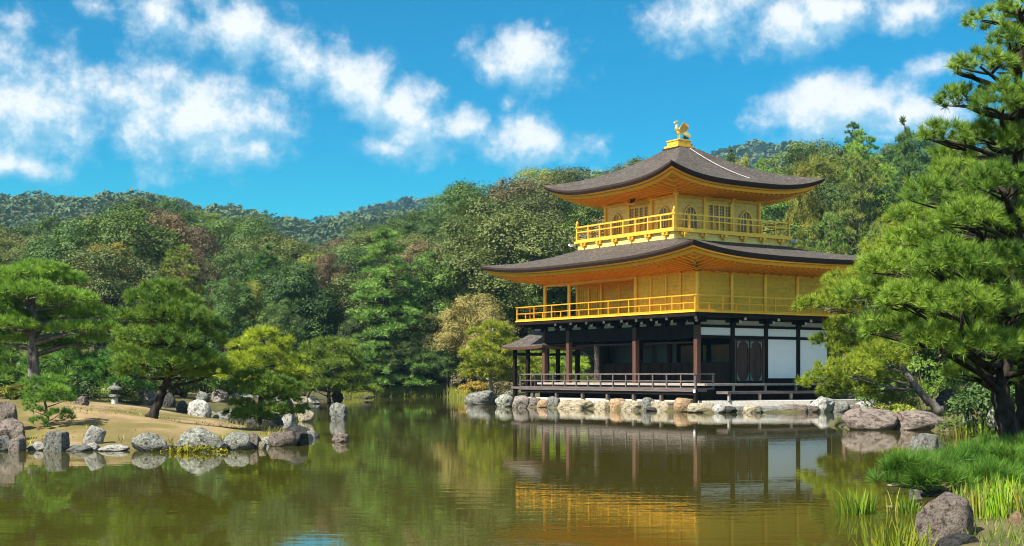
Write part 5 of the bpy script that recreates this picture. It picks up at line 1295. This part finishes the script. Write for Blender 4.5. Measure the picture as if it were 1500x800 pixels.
# ---- reeds
def blades(r, n, R, h, w, lean=.25, depth=None):
    V, Fc = [], []
    for k in range(n):
        x, y = r.normal(0, R * .5), r.normal(0, (depth or R) * .5); a = r.uniform(0, 6.28); L = h * r.uniform(.55, 1.1); q = abs(r.normal(0, lean)) * L + .02; dx = math.copysign(1, x) * q * (.5 + .5 * r.random()) if abs(x) > R * .15 else math.cos(a) * q; dy = math.sin(a) * q * .6
        px_, py_ = math.sin(a) * w / 2, math.cos(a) * w / 2; b0 = len(V); b_ = r.random() < .12
        for t, ww in ((0, 1), (.4, 1.0), (.75, .7)):
            cx, cyy, z = x + dx * t ** 1.7, y + dy * t ** 1.7, L * t * (.999 if not b_ else 1 - .25 * t); V += [(cx - px_ * ww, cyy - py_ * ww, z), (cx + px_ * ww, cyy + py_ * ww, z)]
        V.append((x + dx, y + dy, L * (.98 if not b_ else .6))); Fc += [(b0, b0 + 1, b0 + 3, b0 + 2), (b0 + 2, b0 + 3, b0 + 5, b0 + 4), (b0 + 4, b0 + 5, b0 + 6)]
    return V, Fc
def reed(u, v, Y, n, wpx, hpx, mat, label, seed, w=.014, lean=.22):
    r = np.random.default_rng(seed); p = at(u, v, Y); V, Fc = blades(r, n, wpx * Y / F / 2, hpx * Y / F, w, lean)
    o = mesh_np('reed_clump', V, Fc, mat, face_var=np.repeat(r.random(n), 3), loc=(p[0], p[1], max(-.03, gz(p[0], p[1]) - .03) if gz(p[0], p[1]) > 0 else -.03))
    return tag(o, label, 'reeds', 'reed clumps at the right bank')
reed(1255, 753, 15.7, 70, 52, 42, BLADE, 'fan of green iris blades standing alone in the water, leftmost clump', 401, .017)
reed(1329, 750, 15.8, 40, 26, 34, BLADE, 'small bright blade clump under the low pine bush', 402, .016)
reed(1308, 742, 15.9, 7, 30, 40, BLADE_DRY, 'few thin yellowed blades between the two green clumps', 403, .013, .35)
reed(1345, 748, 15.8, 8, 12, 26, BLADE_DRY, 'thin yellow blades touching the small bright clump', 404, .013, .4)
reed(1312, 815, 12.0, 110, 70, 58, BLADE, 'tall green blades at the bottom edge left of the brown boulder', 405, .014)
reed(1352, 812, 12.2, 30, 24, 40, BLADE_DRY, 'yellowed blades at the bottom edge touching the brown boulder', 406, .013, .3)
reed(1435, 772, 14.4, 90, 40, 62, BLADE_DRY, 'upright pale reeds just right of the brown boulder', 407, .012, .12)
reed(1470, 775, 14.2, 120, 50, 70, BLADE, 'dense upright reeds in front of the low pine bush', 408, .012, .12)
reed(1500, 770, 14.0, 80, 40, 66, BLADE_DRY, 'dry mixed reeds at the lower right edge', 409, .012, .14)
reed(1412, 640, 35.6, 90, 36, 30, BLADE_DRY, 'pale yellow reeds at the water below the azalea shrub', 410, .022, .12)
reed(1438, 638, 34.5, 90, 34, 34, BLADE, 'green reeds at the water left of the big pine trunk', 411, .022, .12)
r = np.random.default_rng(5); V, Fc, var = [], [], []
def strip_reeds(pa, pb_, n, h, w, dep):
    for k in range(n):
        t = r.random(); x, y = pa[0] + (pb_[0] - pa[0]) * t + r.normal(0, dep * .3), pa[1] + (pb_[1] - pa[1]) * t + r.normal(0, dep); b0 = len(V); L = h * r.uniform(.5, 1.1) * (.7 + .6 * mnoise.noise(Vector((x * .6, y * .3, 0)))); q = r.normal(0, .12); z0 = max(gz(x, y), 0) - .05
        V.extend([(x - w / 2, y, z0), (x + w / 2, y, z0), (x + q * L, y + r.normal(0, .05), z0 + L)]); Fc.append((b0, b0 + 1, b0 + 2)); var.append(r.random())
strip_reeds((-12.4, 99.5), (-10, 107.5), 900, .9, .05, .5); strip_reeds((-10, 107.6), (-5.2, 108.2), 2200, 1.05, .055, .7); strip_reeds((-5, 107), (-3.1, 98), 700, 1.2, .055, .5); strip_reeds((-3.0, 97), (-2.6, 91), 300, .7, .05, .4)
o = mesh_np('shore_reeds', V, np.array(Fc), BLADE_DRY, face_var=var); structure(o, 'stuff'); o['label'] = 'pale yellow reeds lining the far shore'
# grass on the right bank and sparse tufts on the islet
V, Fc, var = [], [], []
def scatter_grass(n, x0, x1, y0, y1, h, w, test):
    X, Yv = r.uniform(x0, x1, n), r.uniform(y0, y1, n); P = np.stack([X, Yv], 1); zz = ground_z(X, Yv); ok = test(P) 
    for x, y, z in zip(X[ok], Yv[ok], zz[ok]):
        b0 = len(V); L = h * r.uniform(.4, 1.2); a = r.uniform(0, 6.28); q = r.normal(0, .35, 2) * L
        V.extend([(x - math.cos(a) * w, y - math.sin(a) * w, z - .01), (x + math.cos(a) * w, y + math.sin(a) * w, z - .01), (x + q[0], y + q[1], z + L)]); Fc.append((b0, b0 + 1, b0 + 2)); var.append(r.random())
land = lambda P: (sdist(P, POND) < -.15)
scatter_grass(9000, 4, 9, 10, 24, .13, .007, land); scatter_grass(9000, 7, 22, 22, 48, .14, .012, land)
o = mesh_np('grass', V, np.array(Fc), GRASS, face_var=var); structure(o, 'stuff'); o['label'] = 'short grass on the right bank'
V, Fc, var = [], [], []
def isl_t(P):
    d = sdist(P, ISLE); nz_ = np.array([mnoise.fractal(Vector((a * .35, b * .35, 7)), 1, 2, 3) for a, b in P]); return (d > .3) & (nz_ > .12)
scatter_grass(12000, -24, -5, 27, 55, .05, .02, isl_t)
def rim_t(P):
    d = sdist(P, ISLE); nz_ = np.array([mnoise.fractal(Vector((a * .8, b * .8, 3)), 1, 2, 3) for a, b in P]); return (d > .05) & (d < 1.3) & (nz_ > .10)
scatter_grass(14000, -16, -5, 28.8, 42, .17, .013, rim_t)
o = mesh_np('turf_tufts', V, np.array(Fc), leaf_mat('dry_turf', (.13, .12, .03), (.30, .23, .085), .2), face_var=var); structure(o, 'stuff'); o['label'] = 'sparse dry turf on the sandy islet'

# ---- wooded hills far behind, one mass each
def hill_wood(name, u0, u1, ya, yb, sp, Rc, Hc, nleaf, leaf, mat, seed, label):
    r = np.random.default_rng(seed); protos = []
    for k in range(5):
        lob = [((0, 0, Hc * .30), (Rc * .85, Rc * .85, Hc * .50))] + [((math.cos(q * 1.26) * Rc * .55, math.sin(q * 1.26) * Rc * .55, Hc * r.uniform(.2, .5)), (Rc * r.uniform(.35, .55), Rc * r.uniform(.35, .55), Hc * r.uniform(.25, .42))) for q in range(5)]; protos.append(leaf_crown(r, lob, nleaf, leaf, .3))
    Vs, Fs, Rs, nb = [], [], [], 0; y = ya
    while y < yb:
        x = (u0 - 750) * y / F
        while x < (u1 - 750) * y / F:
            px_, py_ = x + r.uniform(-.45, .45) * sp, y + r.uniform(-.45, .45) * sp; V, Fc, var = protos[r.integers(0, 5)]; a = r.uniform(0, 6.28); s = r.choice([.8, .9, 1.0, 1.1, 1.25]) * r.uniform(.9, 1.1); ca, sa = math.cos(a) * s, math.sin(a) * s
            Vt = np.stack([V[:, 0] * ca - V[:, 1] * sa + px_, V[:, 0] * sa + V[:, 1] * ca + py_, V[:, 2] * s * r.uniform(.85, 1.25) + gz(px_, py_) - 1.6], 1)
            Vs.append(Vt); Fs.append(Fc + nb); nb += len(Vt); Rs.append(np.clip(var * .6 + r.normal(.2, .15), 0, 1)); x += sp
        y += sp
    o = mesh_np(name, np.concatenate(Vs), np.concatenate(Fs), mat, face_var=np.concatenate(Rs)); structure(o, 'stuff'); o['label'] = label
hill_wood('hill_forest', -60, 760, 400, 672, 4.9, 4.9, 5.4, 210, .62, HILLG, 501, 'wooded green hill far behind the pond on the left')
hill_wood('mountain_forest', 480, 720, 980, 1290, 10, 6.6, 10, 90, 1.9, HILLG, 502, 'bluish wooded summit behind the left hill')
hill_wood('mountain_forest', 780, 960, 980, 1290, 10, 6.6, 10, 90, 1.9, HILLG, 503, 'bluish wooded summit left of the top roof')
hill_wood('mountain_forest', 1010, 1300, 980, 1290, 10, 6.6, 10, 90, 1.9, HILLG, 504, 'bluish wooded mountain right of the phoenix')

hill_wood('side_forest', 1570, 2500, 92, 215, 6.2, 3.8, 9.5, 700, .34, L_DARK, 505, 'dense wood continuing beyond the right edge')
hill_wood('side_forest', -900, -70, 100, 200, 6.2, 3.8, 9.5, 700, .34, L_DARK, 506, 'dense wood continuing beyond the left edge')
# ---- the air
hz = MB(); hz.box(-3700, 3700, -1300, 4200, -8, 236); m_ = bpy.data.materials.new('air'); m_.use_nodes = True; nt = m_.node_tree; nt.nodes.clear()
pv = N(nt, 'ShaderNodeVolumePrincipled', inp={'Color': (.32, .70, 1.0, 1), 'Density': HAZE, 'Anisotropy': .1}); out = N(nt, 'ShaderNodeOutputMaterial'); nt.links.new(pv.outputs[0], out.inputs['Volume'])
ho = hz.build('haze', m_); structure(ho, 'stuff')
